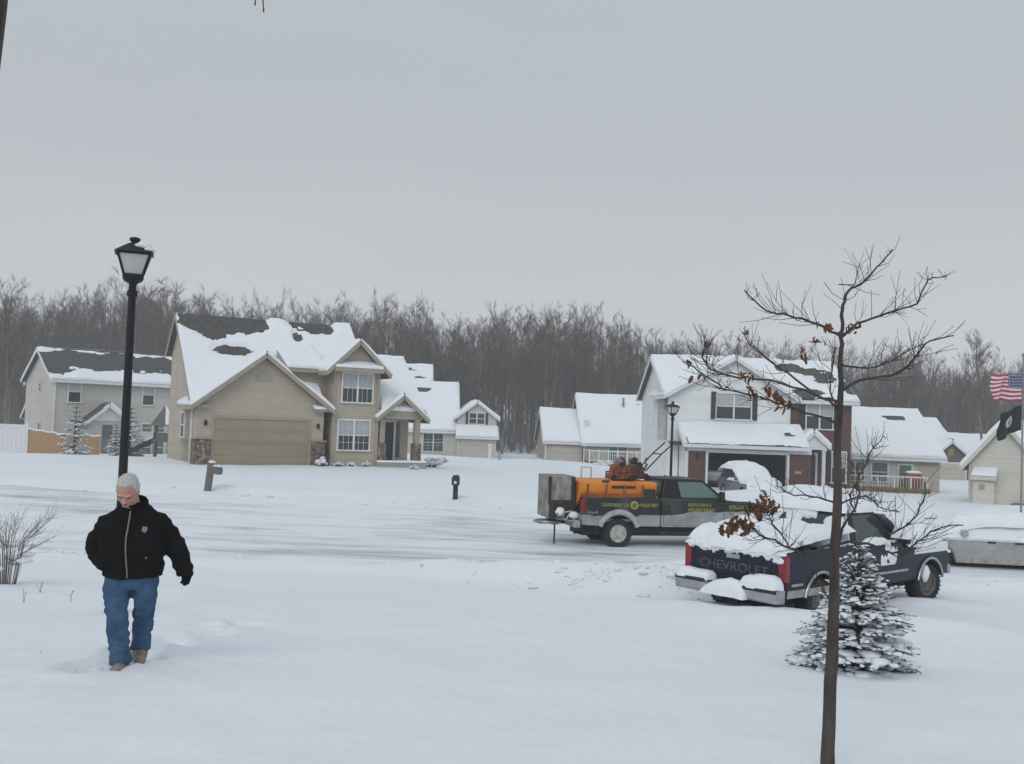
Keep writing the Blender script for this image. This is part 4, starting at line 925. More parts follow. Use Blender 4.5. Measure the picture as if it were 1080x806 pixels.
snow_cap(V, .10, 2.2, -.965, .965, lambda x, y: 1.13 + .12 * math.exp(-((abs(y) - .95) / .2) ** 2) + .10 * (x - .05), .25, seed=1., p=5)
snow_cap(V, .09, .5, -.97, .97, lambda x, y: 1.17, .15, seed=2., p=3.5, rough=.4)
q = MB()
for i in range(60):
    yy = RND.uniform(-.9, .9); q.ell((.13, yy, 1.19 - RND.uniform(0, .09) * (1 + fbm(yy * 2, 3.))), (.03, RND.uniform(.03, .09), RND.uniform(.02, .07)), 7, 5, rough=.5)
q.build('snow_rim', 'snow', V, smooth=179, fix=False)
snow_cap(V, 2.22, 3.36, -.76, .76, lambda x, y: 1.745, .24, seed=3., p=3.6)
snow_cap(V, 3.2, 5.7, -.985, .985, lambda x, y: min(1.76, max(1.0, 1.76 - (x - 3.15) * .78 if x < 4.0 else 1.10 - (x - 4.0) * .04)) - (.12 if x > 5.5 else 0), .21, seed=4., p=6)
snow_cap(V, -.13, .16, .30, 1.0, lambda x, y: .635, .12, seed=6., p=5, rough=.3); snow_cap(V, -.13, .16, -.99, -.28, lambda x, y: .635, .17, seed=4.5, p=4, rough=.35)
snow_cap(V, -.20, .13, -.45, .42, lambda x, y: .44, .21, seed=7., p=4, rough=.3)
snow_cap(V, 1.5, 2.30, -.84, .90, lambda x, y: 1.2, .24, seed=8., p=3)
snow_cap(V, 3.42, 3.66, -1.28, -.94, lambda x, y: 1.3, .2, seed=9., p=2.4)
snow_cap(V, 2.5, 3.3, -1.01, -.86, lambda x, y: 1.2, .12, seed=10., p=2.4)
def stuck(q4, res, thr, amp, sc, seed, name='snow_patch'):
    """snow blown onto an upright panel, with a ragged outline"""
    e = MB(); e.sheet(q4, res, lambda u, v, p: amp * min(1., 4 * (noise.noise(p * sc + Vector((seed, 0, 0))) + .5 * noise.noise(p * sc * 2.7) + thr + .25 - v * .35)), edge=.02)
    return e.build(name, 'snow', V, smooth=70, fix=False)
stuck([(3.05, -.978, .80), (3.62, -.978, .80), (3.62, -.978, 1.24), (3.05, -.978, 1.24)], .022, .02, .022, 4.2, 1.)
stuck([(4.25, -.978, .93), (5.55, -.978, .93), (5.55, -.978, 1.12), (4.25, -.978, 1.12)], .025, .12, .025, 3.4, 2.)
stuck([(2.2, -.978, 1.0), (2.95, -.978, 1.0), (2.95, -.978, 1.2), (2.2, -.978, 1.2)], .025, -.1, .02, 3.6, 3.)
stuck([tuple(face_pt(RW, 0, .02)), tuple(face_pt(RW, 1, .02)), tuple(face_pt(RW, 1, .95)), tuple(face_pt(RW, 0, .95))], .03, -.06, .04, 2.6, 5., 'window_snow')
q = MB(); q.tube([(3.9, -.8, 1.15), (3.85, -.8, 2.0)], .006, 4); q.build('antenna', 'black_metal', V)
q = MB(); q.ell((4.70, -.97, .55), (.10, .07, .16), 10, 7, rough=.4); q.build('wheel_snow', 'snow', V, smooth=179)

# black and silver work truck on the road
wt = spot(650, 28.4); yaw = rad(14); fwd = Vector((math.cos(yaw), math.sin(yaw), 0)); rgt = Vector((fwd.y, -fwd.x, 0))
PW = dict(kind='work', len=6.05, wid=2.02, r=.415, sill=.62, rail=1.42, hood=1.40, roof=1.98, bed1=2.5, cab1=4.5, rearx=1.25, frontx=5.1, skew0=.30, paint='two_tone', roofpaint='black_metal', rim='salt_rim', turn=0., gap=.17, flare=.085, flaremat='flare', glass='green_glass')
org = Vector((wt.x, wt.y, 0)) - fwd * PW['rearx'] - rgt * .87
V2 = thing('work_truck', 'black and silver pickup with yellow lettering, stopped on the snowy road', 'truck', (org.x, org.y, wt.z - .03), yaw)
pickup(V2, PW)
q = MB(); q.box(-.05, .13, -.98, .98, .56, .76); q.build('rear_bumper', 'salt_grime', V2, bevel=.03)
q = MB(); q.bar((-.45, 0, .62), (.3, 0, .62), .08); q.box(-.5, -.3, -.3, .3, .58, .7); q.bar((-.42, -.28, .0), (-.42, -.28, .95), .04); q.bar((-.42, -.28, .02), (-.58, -.34, .0), .05); q.build('tow_hitch', 'grime_black', V2)
y = -1.025
def marks(x0, x1, z0, z1, n, seed, base=None):
    """worn vinyl strip of illegible letter strokes"""
    rg = random.Random(seed); q = MB(); x = x0; wv = (x1 - x0) / n
    for k in range(n):
        a = x0 + k * wv; e = rg.choice([0, 1, 2, 3]); s = wv * .2
        q.box(a, a + s, y, y + .01, z0, z1)
        if e != 0: q.box(a + s, a + wv * .74, y, y + .01, z1 - (z1 - z0) * .24, z1)
        if e != 1: q.box(a + s, a + wv * .74, y, y + .01, z0, z0 + (z1 - z0) * .24)
        if e == 2: q.box(a + s, a + wv * .6, y, y + .01, z0 + (z1 - z0) * .4, z0 + (z1 - z0) * .6)
        if e == 3: q.box(a + wv * .56, a + wv * .76, y, y + .01, z0 + (z1 - z0) * .26, z1 - (z1 - z0) * .26)
    return q
q = marks(.72, 1.33, 1.18, 1.27, 16, 1); q2 = marks(1.40, 1.54, 1.18, 1.27, 4, 2); q3 = marks(1.86, 2.44, 1.18, 1.27, 15, 3)
for e in (q2, q3): q.add(e.v, e.f)
q.build('side_lettering', 'yellow_vinyl', V2)
q = MB(); q.lathe([(.06, 0), (.12, 0), (.12, .01), (.06, .01), (.06, 0)], (1.7, y, 1.22), ax='y', n=20); q.ell((1.7, y + .004, 1.22), (.03, .006, .03), 8, 5); q.build('round_emblem', 'yellow_vinyl', V2)
q = marks(3.35, 4.1, 1.22, 1.30, 15, 5); e = marks(3.35, 4.2, 1.08, 1.16, 17, 6); q.add(e.v, e.f); e = marks(4.65, 5.5, 1.16, 1.26, 14, 7); q.add(e.v, e.f); q.build('door_lettering', 'yellow_vinyl', V2)
text_mesh('four_wheel_decal', '4x4', .15, 'silver_paint', V2, Matrix.Translation((.47, y, 1.0)) @ Matrix.Rotation(rad(90), 4, 'X') @ Matrix.Diagonal((1.3, .8, 1, 1)))
q = MB(); q.prism([(2.56, .62), (4.1, .62), (4.1, .66), (2.56, .66)], 'y', -1.03, -1.0); q.box(1.85, 2.5, -1.022, -1.0, .92, .95); q.box(2.55, 4.1, -1.022, -1.0, .92, .95); q.build('side_moulding', 'salt_grime', V2)
q = MB(); q.box(2.5, 3.9, -1.1, -.95, .42, .48); q.build('running_board', 'grime_black', V2)
for s in (-.9, -.5, 0, .5, .9): q = MB(); q.tube([(3.3, s * .7, 1.96), (3.3, s * .71, 2.0)], .045, 6); q.build('roof_marker_light', 'rust_orange', V2)
snow_cap(V2, 4.2, 5.62, -.9, .9, lambda x, yy: 1.39, .07, seed=31.)

# salt spreader standing in the bed of the work truck
Wm = Matrix.Translation(V2.location) @ Matrix.Rotation(yaw, 4, 'Z')
SP = thing('salt_spreader', 'orange hopper salt spreader riding in the bed of the work truck', 'salt spreader', V2.location, yaw)
q = MB()
for k, (a, b_) in enumerate([(.1, 2.42)]):
    prof = [(-.35, .95), (.35, .95), (.86, 1.44), (.92, 1.80), (.90, 1.87), (-.90, 1.87), (-.92, 1.80), (-.86, 1.44)]
    q.prism(prof, 'x', a, b_)
q.build('hopper', 'orange_poly', SP, bevel=.04, seg=3)
q = MB(); 
for x in (.3, .85, 1.4, 1.95): q.prism([(-.9, 1.40), (-.86, 1.36), (-.945, 1.79), (-.95, 1.79)], 'x', x, x + .06)
q.box(.1, 2.42, -.955, -.9, 1.42, 1.5); q.build('ribs', 'rust_orange', SP)
q = MB(); q.box(1.05, 1.75, -.93, -.915, 1.68, 1.76); q.box(.75, .95, -.95, -.86, 1.86, 1.9); q.build('label_strip', 'grime_black', SP)
q = MB(); q.box(2.0, 2.35, -1.0, -.93, 1.4, 1.68); q.build('control_box', 'grime_black', SP, bevel=.03)
# rear chute housing and spinner
q = MB(); q.box(-.72, .06, -.62, .55, .78, 1.98)
q.build('chute_housing', 'dirty_metal', SP, bevel=.03)
q = MB(); q.box(-.70, .05, -.64, -.615, .8, 1.3); q.box(-.06, .04, -.66, -.6, .8, 1.96); q.box(-.74, -.66, -.66, -.6, 1.2, 1.96); q.build('housing_frame', 'grime_black', SP)
q = MB(); q.lathe([(.02, .06), (.36, .04), (.38, 0), (.02, -.02)], (-.62, -.2, .66), n=24); q.tube([(-.62, -.2, .6), (-.62, -.2, .85)], .05, 8); q.box(-.95, -.3, -.5, .1, .62, .66); q.build('spinner', 'grey_metal', SP, smooth=40)
q = MB()
for pth in ([(-.3, -.66, .95), (-.05, -.72, 1.0), (.1, -.75, .8)], [(-.35, -.66, .8), (-.1, -.75, .72), (.15, -.78, .82), (.05, -.76, 1.0)], [(.0, -.72, .62), (-.25, -.74, .75), (-.1, -.72, .95)]): q.tube(pth, .035, 6)
q.box(-.5, -.28, -.75, -.6, .84, .98); q.build('hoses', 'grey_metal', SP)
q = MB(); q.ell((-.4, -.7, .98), (.13, .08, .13), 10, 6, rough=.3); q.ell((0., -.78, .9), (.14, .06, .1), 10, 6, rough=.3); q.build('snow_clumps', 'snow', SP, smooth=179)
q = MB()
for x0 in (.75, 1.2):
    pass
q.tube([(.55, .4, 1.9), (.55, .4, 2.2), (.85, .4, 2.2), (.85, .4, 1.9)], .025, 6); q.build('lifting_loop', 'lamp_glass', SP)
q = MB(); q.tube([(1.25, .2, 1.9), (1.25, .2, 2.1), (1.5, .2, 2.1), (1.5, .2, 1.9)], .03, 6); q.build('lifting_loop', 'blue_pipe', SP)

def engine_machine(name, label, loc, rz, m1, handles, seed):
    T = thing(name, label, 'machine', loc, rz); rg = random.Random(seed)
    q = MB(); q.box(-.34, .30, -.22, .22, .05, .22); q.box(-.2, .16, -.18, .16, .22, .42); q.prism([(-.30, .2), (-.12, .2), (-.16, .5), (-.26, .46)], 'y', -.2, .12); q.build('engine', m1, T, bevel=.03, seg=2)
    q = MB(); q.lathe([(.02, -.05), (.07, -.05), (.085, 0), (.07, .05), (.02, .05)], (.02, -.12, .48), ax='y', n=14); q.build('recoil_starter', 'grime_black', T, smooth=40)
    q = MB(); q.prism([(-.16, .42), (.02, .42), (.08, .62), (.0, .70), (-.14, .6)], 'y', .0, .16); q.build('fuel_tank', 'grime_black' if handles else 'dirty_metal', T, bevel=.03)
    q = MB(); q.tube([(.2, -.1, .3), (.28, -.12, .46), (.24, -.1, .6), (.3, -.1, .68)], [.035, .03, .03, .04], 8); q.build('exhaust', 'dirty_metal', T, smooth=50)
    q = MB(); [q.tube([(-.3 + .2 * k, -.23, .1), (-.26 + .2 * k, -.25, .36), (-.1 + .18 * k, -.22, .40 + .05 * k)], .014, 5) for k in range(3)]; q.build('cables', 'black_plastic', T)
    for sx in (-1, 1):
        q = MB(); q.lathe([(.03, -.04), (.085, -.04), (.09, 0), (.085, .04), (.03, .04)], (sx * .26, -.25, .09), ax='y', n=14, cap=True); q.build('wheel', 'tire', T, smooth=40)
    if handles:
        q = MB(); [q.tube([(.2, s * .2, .3), (.75, s * .22, .8), (1.2, s * .22, 1.15)], .02, 6) for s in (-1, 1)]; q.tube([(.75, -.22, .8), (.75, .22, .8)], .018, 6); q.build('handles', 'black_metal', T)
        q = MB(); q.prism([(-.62, .02), (-.3, .02), (-.3, .4), (-.42, .44), (-.58, .3)], 'y', -.3, .3); q.tube([(-.4, 0, .4), (-.42, .02, .58), (-.52, .04, .68)], [.06, .055, .05], 8); q.build('auger_housing', m1, T, bevel=.02)
    return T
engine_machine('pump_engine', 'orange engine unit sitting on top of the orange hopper', Wm @ Vector((1.5, -.25, 1.86)), yaw, 'rust_orange', False, 1)
engine_machine('snow_blower', 'dark red snow blower with long handles on the hopper behind the cab', Wm @ Vector((2.15, .1, 1.86)), yaw + .25, 'machine_red', True, 2)

# snow-laden cars
def car(V, P):
    L_, Wd, r = P['len'], P['wid'] / 2, P['r']; sill, belt, hood, roofz = P['sill'], P['belt'], P['hood'], P['roof']; pm = P['paint']; rw, fwx = P['rearx'], P['frontx']
    prof = [(.08, sill + .12)] + arc(rw, r, r + .07, sill) + arc(fwx, r, r + .07, sill) + [(L_ - .12, sill + .05), (L_, sill + .25), (L_ - .05, hood - .12), (L_ - .3, hood - .02), (P['cowl'], belt), (P['tail'], belt + .02), (.12, P['deck']), (0, P['deck'] - .2), (0, sill + .3)]
    c = MB(); c.prism(prof, 'y', -Wd, Wd); c.build('body', pm, V, bevel=.08, seg=3)
    u = MB(); u.box(.3, L_ - .3, -Wd + .3, Wd - .3, r * .7, belt - .2); u.build('chassis', 'grime_black', V)
    q = MB(); q.box(rw + r + .1, fwx - r - .1, -Wd - .008, Wd + .008, sill - .02, sill + .12); q.build('rocker_trim', 'salt_grime', V)
    x0, x1, tx0, tx1 = P['tail'], P['cowl'] + .1, P['t0'], P['t1']; yb, yt = Wd - .06, Wd - .24; z0, z1 = belt - .02, roofz
    B = [(x0, -yb, z0), (x1, -yb, z0), (x1, yb, z0), (x0, yb, z0)]; T_ = [(tx0, -yt, z1), (tx1, -yt, z1), (tx1, yt, z1), (tx0, yt, z1)]
    G = MB(); G.add(B + T_, [(0, 1, 5, 4), (1, 2, 6, 5), (2, 3, 7, 6), (3, 0, 4, 7), (4, 5, 6, 7), (3, 2, 1, 0)]); G.build('cabin', pm, V, bevel=.06, seg=3)
    fr = [B[0], B[1], T_[1], T_[0]]; fl_ = [B[2], B[3], T_[3], T_[2]]; rear = [B[3], B[0], T_[0], T_[3]]; fro = [B[1], B[2], T_[2], T_[1]]
    for qd, a in ((fr, ((.06, .46), (.5, .9))), (fl_, ((.1, .5), (.54, .94)))):
        for u0, u1 in a: pane_on(V, qd, u0, u1, .1, .85, 'car_glass', 'side_window')
    pane_on(V, rear, .08, .92, .12, .88, 'car_glass', 'rear_window'); pane_on(V, fro, .06, .94, .08, .92, 'car_glass', 'windshield')
    for x in (rw, fwx):
        for s in (-1, 1): wheel(V, x, s * (Wd - .12), r, .21, s)
    for s in (-1, 1):
        q = MB(); q.box(-.02, .2, *sorted((s * (Wd + .005), s * (Wd - .22))), P['deck'] - .28, P['deck'] - .06); q.build('tail_light', 'red_lens', V, bevel=.03)
        q = MB(); q.box(L_ - .25, L_ + .01, *sorted((s * (Wd - .05), s * (Wd - .42))), hood - .3, hood - .12); q.build('headlight', 'lamp_glass', V, bevel=.03)
        for dx in (.42, .68):
            xx = x0 + (x1 - x0) * (dx - .1); q = MB(); q.box(xx, xx + .2, *sorted((s * (Wd + .03), s * (Wd - .02))), belt - .17, belt - .12); q.build('door_handle', 'black_plastic', V)
        q = MB(); q.box(P['cowl'] - .25, P['cowl'] - .1, *sorted((s * (Wd - .02), s * (Wd + .2))), belt, belt + .16); q.build('side_mirror', pm, V, bevel=.03)
SUV = dict(len=4.6, wid=1.85, r=.36, sill=.36, belt=1.08, hood=1.02, roof=1.72, paint='grey_paint', rearx=.85, frontx=3.7, cowl=3.3, tail=.05, deck=1.08, t0=.35, t1=2.5)
p = spot(789, 55.)
hd = Vector((math.cos(rad(-82)), math.sin(rad(-82)), 0)); pc = Vector((p.x, 54.5, 0)) - hd * 2.6
V3 = thing('parked_car', 'grey car buried under smooth snow in the driveway before the open garage', 'car', (pc.x, pc.y, g(p.x, 54.) - .42), rad(-82))
car(V3, SUV)
snow_cap(V3, .0, 3.0, -.95, .95, lambda x, y: 1.66 - (.55 * max(0, abs(x - 1.4) - 1.0) ** 1.2), .38, seed=51., p=2.6)
snow_cap(V3, 2.2, 4.78, -.98, .98, lambda x, y: max(.98, 1.64 - (x - 2.4) * .55) - (.35 if x > 4.6 else 0), .36, seed=52., p=4)
for s in (-1, 1): snow_cap(V3, 1.6, 3.2, *sorted((s * .86, s * 1.0)), lambda x, y: 1.06, .14, seed=53. + s, p=2.4)
SED = dict(len=4.7, wid=1.8, r=.32, sill=.30, belt=.98, hood=.92, roof=1.42, paint='silver_paint', rearx=.95, frontx=3.65, cowl=3.25, tail=.75, deck=1.0, t0=1.4, t1=2.5)
g4 = Matrix.Translation(H2.location) @ Matrix.Rotation(rad(3), 4, 'Z') @ Vector((2.95, -.9, .02))
V4 = thing('parked_car', 'pale silver car standing inside the dark open garage', 'car', g4, rad(93))
V4.location = g4; car(V4, SED)
p = spot(1010, 26.2)
V5 = thing('parked_car', 'silver car under a thick snow blanket at the right edge behind the blue truck', 'car', (p.x + 3.2, 26.6, g(p.x + 2, 26.3) - .16), rad(180 - 6))
car(V5, SED)
q = MB(); q.sheet([(4.0, .93, .86), (.4, .93, .86), (.9, .64, 1.46), (3.2, .64, 1.46)], .05, lambda u, v, p: .07 * min(1., 3 * (nz(p.x * 2.2, p.z * 3, 3.) + .42 + .5 * v))); q.build('window_snow', 'snow', V5, smooth=70, fix=False)
snow_cap(V5, .1, 4.6, -.92, .92, lambda x, y: .93 + .46 * math.exp(-((x - 1.95) / 1.25) ** 4) - .42 * max(0, (abs(y) - .62)) * math.exp(-((x - 1.95) / 1.3) ** 4), .22, seed=61., p=6)

# ------------------------------------------------------------------ the walking man
MP = spot(131, 7.8)
MAN_Z = MP.z + .01
PM_ = thing('person', 'white haired man in black jacket and blue jeans trudging through the snow, head bowed', 'man', (MP.x, 7.8, MAN_Z), rad(13)); PM_.scale = (1, 1, .96)
hc = Vector((-.02, -.175, 1.43))
HM = Matrix.Translation(hc) @ Matrix.Rotation(rad(-9), 4, 'Z') @ Matrix.Rotation(rad(39), 4, 'X') @ Matrix.Rotation(rad(5), 4, 'Y') @ Matrix.Diagonal((.98, .97, .93, 1))
bd = MB()
bd.M = HM # head faces -y
bd.ell((0, .012, .03), (.078, .098, .105), 20, 14); bd.ell((0, -.028, -.045), (.060, .068, .075), 18, 12); bd.ell((0, -.075, -.095), (.030, .022, .022), 10, 8)
bd.prism([(-.112, -.035), (-.093, -.035), (-.093, .02)], 'x', -.014, .014); bd.ell((0, -.110, -.034), (.017, .016, .013), 10, 8)
bd.ell((0, -.084, .027), (.055, .013, .011), 12, 8)
for s in (-1, 1):
    bd.ell((s * .080, .012, -.012), (.011, .020, .032), 10, 8); bd.ell((s * .042, -.070, -.03), (.021, .019, .019), 10, 8)
bd.ell((0, -.088, -.068), (.024, .012, .008), 10, 6)
bd.M = None
bd.tube([(-.01, -.12, 1.40), (.01, -.06, 1.29), (.02, -.02, 1.18)], [.058, .062, .08], 14)
# torso and limbs under the clothes
bd.rings([(.03, .02, .74, .16, .11), (.03, .0, .95, .17, .12), (.03, -.03, 1.12, .18, .12), (.03, -.03, 1.24, .15, .10), (.03, -.03, 1.28, .08, .07)], 18)
JR = dict(sh=(-.11, -.02, 1.17), el=(-.21, .05, .98), wr=(-.10, -.06, .87)); JL = dict(sh=(.18, -.02, 1.19), el=(.325, .02, 1.01), wr=(.42, -.05, .80))
bd.tube([JR['sh'], JR['el'], JR['wr']], [.05, .042, .032], 10); bd.tube([JL['sh'], JL['el'], JL['wr']], [.05, .042, .03], 10)
LR = [(-.06, .0, .86), (-.068, -.07, .47), (-.006, -.14, .10)]; LL = [(.115, .02, .86), (.125, -.03, .50), (.092, .15, .16)]
bd.tube(LR, [.065, .042, .032], 12); bd.tube(LL, [.065, .042, .032], 12)
bd.tube([(-.006, -.13, .05), (-.02, -.24, .03)], [.03, .02], 8); bd.tube([(.092, .14, .08), (.10, .05, .04)], [.03, .02], 8)
# left hand, hanging and slightly curled
def hand(mb, wr, d, side, scale=1.):
    """palm, four fingers of different length and a thumb leaving the side of the palm"""
    d = Vector(d).normalized(); nrm = Vector((-.25 * side, -.75, .1)); nrm = (nrm - d * nrm.dot(d)).normalized(); ac = d.cross(nrm).normalized() * side
    wr = Vector(wr)
    mb.tube([wr - d * .03, wr + d * .02, wr + d * .085 * scale], [(.026, .02), (.036, .018), (.04, .016)], 10)
    for k, (o, ln) in enumerate(((-.030, .062), (-.010, .072), (.010, .068), (.029, .052))):
        b0 = wr + d * .08 * scale + ac * o; b1 = b0 + d * ln * .5 + nrm * -.004; b2 = b1 + d * ln * .32 + nrm * .018; b3 = b2 + d * ln * .15 + nrm * .026
        mb.tube([b0 - d * .015, b1, b2, b3], [.0095, .009, .0085, .007], 7)
    t0 = wr + d * .03 - ac * .03; mb.tube([t0, t0 + d * .035 - ac * .022 + nrm * .012, t0 + d * .065 - ac * .018 + nrm * .03], [.013, .011, .009], 7)
hand(bd, (.422, -.055, .815), (.06, -.05, -1), 1); hand(bd, JR['wr'], (.9, .1, -.15), -1, .8)
body = fuse('body', bd, .0062, ['skin', 'jacket'], PM_, 3)
for pl in body.data.polygons:
    c = pl.center
    if c.z < 1.0 and abs(c.x) > .15: pl.material_index = 1
for s in (-1, 1): q = MB(); q.M = HM; q.ell((s * .032, -.084, .001), (.012, .006, .0035), 10, 6); q.build('eye', 'eye_dark', body, smooth=179)
q = MB(); q.M = HM
for s in (-1, 1): q.tube([(s * .012, -.098, .031), (s * .035, -.095, .036), (s * .056, -.078, .028)], [.005, .006, .003], 6)
q.build('eyebrows', 'hair', body, smooth=179)
q = MB(); q.M = HM; q.tube([(-.024, -.0945, -.066), (0, -.102, -.068), (.024, -.0945, -.066)], [.003, .0055, .003], 6); q.build('mouth', 'lips', body, smooth=179)
q = MB(); q.M = HM
q.ell((0, .027, .053), (.082, .098, .0885), 20, 12); q.ell((0, .058, .0), (.081, .066, .084), 18, 12)
for s in (-1, 1): q.ell((s * .066, .020, .02), (.021, .052, .046), 12, 8)
q.ell((.005, -.018, .107), (.058, .048, .025), 14, 8)
fuse('hair', q, .006, 'hair', body, 2, lambda c: .005 * nz(c.x * 60, c.y * 60, c.z * 30) + .004 * nz(c.x * 130, c.y * 130, c.z * 60))
# jacket
jk = MB()
jk.rings([(.02, .01, .73, .205, .15), (.02, .005, .745, .222, .165), (.02, .0, .84, .232, .175), (.02, -.02, .95, .240, .185), (.022, -.03, 1.05, .246, .18), (.03, -.03, 1.13, .245, .168), (.032, -.03, 1.19, .215, .152), (.03, -.03, 1.25, .165, .135), (.022, -.04, 1.30, .115, .11), (.015, -.05, 1.33, .09, .09)], 28, p=2.25)
jk.tube([(-.06, -.02, 1.20), (-.155, .0, 1.13), (-.235, .04, 1.02), (-.25, .045, .96), (-.205, -.03, .87), (-.14, -.1, .83)], [.085, .105, .092, .086, .076, .066], 14)
jk.tube([(.10, -.02, 1.20), (.19, -.01, 1.15), (.29, .02, 1.03), (.325, .02, .98), (.385, -.02, .865), (.42, -.05, .775), (.425, -.055, .735)], [.088, .105, .090, .085, .075, .068, .058], 14)
jk.rings([(.02, .005, .725, .205, .155), (.02, .005, .735, .226, .172), (.02, .005, .775, .226, .172), (.02, .005, .79, .205, .155)], 28, p=2.3)
def wrk(c): return .013 * nz(c.x * 8, c.y * 8, c.z * 14) + .010 * nz(c.x * 14 + 3, c.y * 14, c.z * 26) - (.03 * max(0, -c.x) * (c.z < .78)) + .004 * math.sin(c.z * 70 + 6 * nz(c.x * 6, c.y * 6, c.z * 3)) * (1 if abs(c.x - .02) > .2 else .3)
jkt = fuse('jacket', jk, .011, 'jacket', PM_, 3, wrk)
q = MB(); n_ = 16; ringi = []
for i in range(n_ + 1):
    a = rad(-62) + rad(304) * i / n_ - math.pi / 2 + rad(62) - rad(152) + math.pi / 2 * 0
    ringi.append(a)
cols = []
for i in range(n_ + 1):
    a = -math.pi / 2 + rad(26) + (2 * math.pi - rad(52)) * i / n_
    cols.append((math.cos(a), math.sin(a)))
vs = []
for c, s_ in cols:
    for rr, z, oy in ((.092, 1.275, -.045), (.096, 1.325, -.05), (.100, 1.335, -.05), (.108, 1.325, -.05), (.12, 1.265, -.04)):
        vs.append((.012 + c * rr, oy - .005 + s_ * rr * .95, z + .02 + .03 * s_))
q.add(vs, [(i * 5 + k, (i + 1) * 5 + k, (i + 1) * 5 + k + 1, i * 5 + k + 1) for i in range(n_) for k in range(4)]); q.build('collar', 'jacket', jkt, smooth=60)
def front_y(z):
    return -.03 - np.interp(z, [.74, .82, .95, 1.07, 1.17, 1.25, 1.3], [.16, .167, .158, .15, .138, .115, .085]) - .005
from mathutils.bvhtree import BVHTree
bv = BVHTree.FromPolygons([v.co for v in jkt.data.vertices], [p_.vertices for p_ in jkt.data.polygons])
def fy(x, z):
    h = bv.ray_cast(Vector((x, -1, z)), Vector((0, 1, 0))); return h[0].y if h[0] else -.15
q = MB(); zs_ = np.linspace(.74, 1.27, 24); q.tube([(.0 + .008 * math.sin(z * 11), fy(.0 + .008 * math.sin(z * 11), z) - .002, z) for z in zs_], [.0065] * 24, 5); q.build('zip', 'brass', jkt)
q = MB(); yy = fy(.12, 1.13); q.prism([(.10, 1.115), (.125, 1.10), (.14, 1.125), (.138, 1.15), (.105, 1.15)], 'y', yy - .006, yy + .02); q.build('chest_patch', 'patch', jkt)
q = MB(); q.ell((.14, fy(.14, .90), .90), (.009, .008, .009), 8, 6); q.build('pocket_snap', 'brass', jkt)
q = MB(); q.rings([(.008, -.10, 1.255, .05, .045), (.006, -.108, 1.295, .052, .045)], 14); q.build('shirt_collar', 'shirt', PM_, smooth=60)
# jeans
jn = MB()
jn.rings([(.025, .01, .82, .18, .135), (.025, .01, .72, .178, .138), (.028, .01, .62, .155, .12)], 24, p=2.2)
jn.tube([(-.065, .0, .80), (-.078, -.025, .64), (-.070, -.07, .47), (-.045, -.10, .30), (-.010, -.135, .12), (-.004, -.14, .06)], [(.110, .112), (.098, .102), (.083, .087), (.074, .079), (.074, .079), (.078, .086)], 16)
jn.tube([(.11, .02, .80), (.125, .0, .64), (.128, -.02, .50), (.112, .06, .36), (.092, .135, .20), (.09, .15, .11)], [(.110, .112), (.098, .10), (.082, .085), (.072, .076), (.069, .076), (.07, .078)], 16)
def wrj(c): return .013 * nz(c.x * 9, c.y * 9, c.z * 12 + 5) + .007 * nz(c.x * 20, c.y * 20, c.z * 24 + 9) + .007 * math.sin(c.z * 52 + 14 * nz(c.x * 5, c.y * 5, c.z * 4) + c.x * 16) * max(.15, 1 - abs(c.z - .3) * 2.2)
fuse('jeans', jn, .011, 'denim', PM_, 3, wrj)
for nm_, pts, ln in (('boot', [(-.002, -.12, .09), (-.004, -.14, .035), (-.016, -.22, .03), (-.028, -.30, .02)], 1), ('boot', [(.09, .155, .15), (.092, .14, .08), (.10, .07, .05), (.11, -.02, .03)], 1)):
    q = MB(); q.tube(pts, [(.060, .060), (.064, .064), (.058, .052), (.046, .038)], 12); q.ell(pts[3], (.045, .05, .032), 12, 8); fuse('boot', q, .009, 'boot', PM_, 2)

# ------------------------------------------------------------------ street furniture
def street_lamp(name, label, px, d):
    p = spot(px, d); T = thing(name, label, 'street lamp', p, rad(20), 'street lamps'); T.scale = (.87, .87, .955)
    q = MB(); q.lathe([(.11, -.3), (.11, .25), (.085, .32), (.062, .4), (.05, 3.79), (.07, 3.81), (.07, 3.86), (.05, 3.88), (.05, 3.95), (.11, 3.98), (.135, 4.01), (.135, 4.05)], n=16, cap=True); q.build('pole', 'black_metal', T, smooth=40)
    z0, z1 = 4.05, 4.31; a0, a1 = .115, .20
    gl = MB(); B = [(a0 * c, a0 * s, z0) for c, s in ((1, 1), (-1, 1), (-1, -1), (1, -1))]; Tq = [(a1 * c, a1 * s, z1) for c, s in ((1, 1), (-1, 1), (-1, -1), (1, -1))]
    gl.add(B + Tq, [(0, 1, 5, 4), (1, 2, 6, 5), (2, 3, 7, 6), (3, 0, 4, 7)]); gl.build('lamp_glass', 'lamp_glass', T)
    fr = MB()
    for i in range(4): fr.bar(B[i], Tq[i], .028); fr.bar(Tq[i], Tq[(i + 1) % 4], .03); fr.bar(B[i], B[(i + 1) % 4], .03)
    fr.build('lantern_frame', 'black_metal', T)
    rf = MB(); rf.add([(.245 * c, .245 * s, z1 + .01) for c, s in ((1, 1), (-1, 1), (-1, -1), (1, -1))] + [(.07 * c, .07 * s, z1 + .13) for c, s in ((1, 1), (-1, 1), (-1, -1), (1, -1))], [(0, 1, 5, 4), (1, 2, 6, 5), (2, 3, 7, 6), (3, 0, 4, 7), (4, 5, 6, 7), (3, 2, 1, 0)])
    rf.lathe([(.05, z1 + .125), (.05, z1 + .16), (.07, z1 + .17), (.07, z1 + .20), (.02, z1 + .215)], n=12, cap=True); rf.build('lantern_cap', 'black_metal', T)
    s = MB(); s.ell((.10, -.06, z1 + .10), (.12, .13, .045), 12, 6, rough=.3); s.ell((.18, -.1, z1 + .05), (.09, .12, .035), 12, 6, rough=.3); s.build('snow_clump', 'snow', T, smooth=179)
    return T
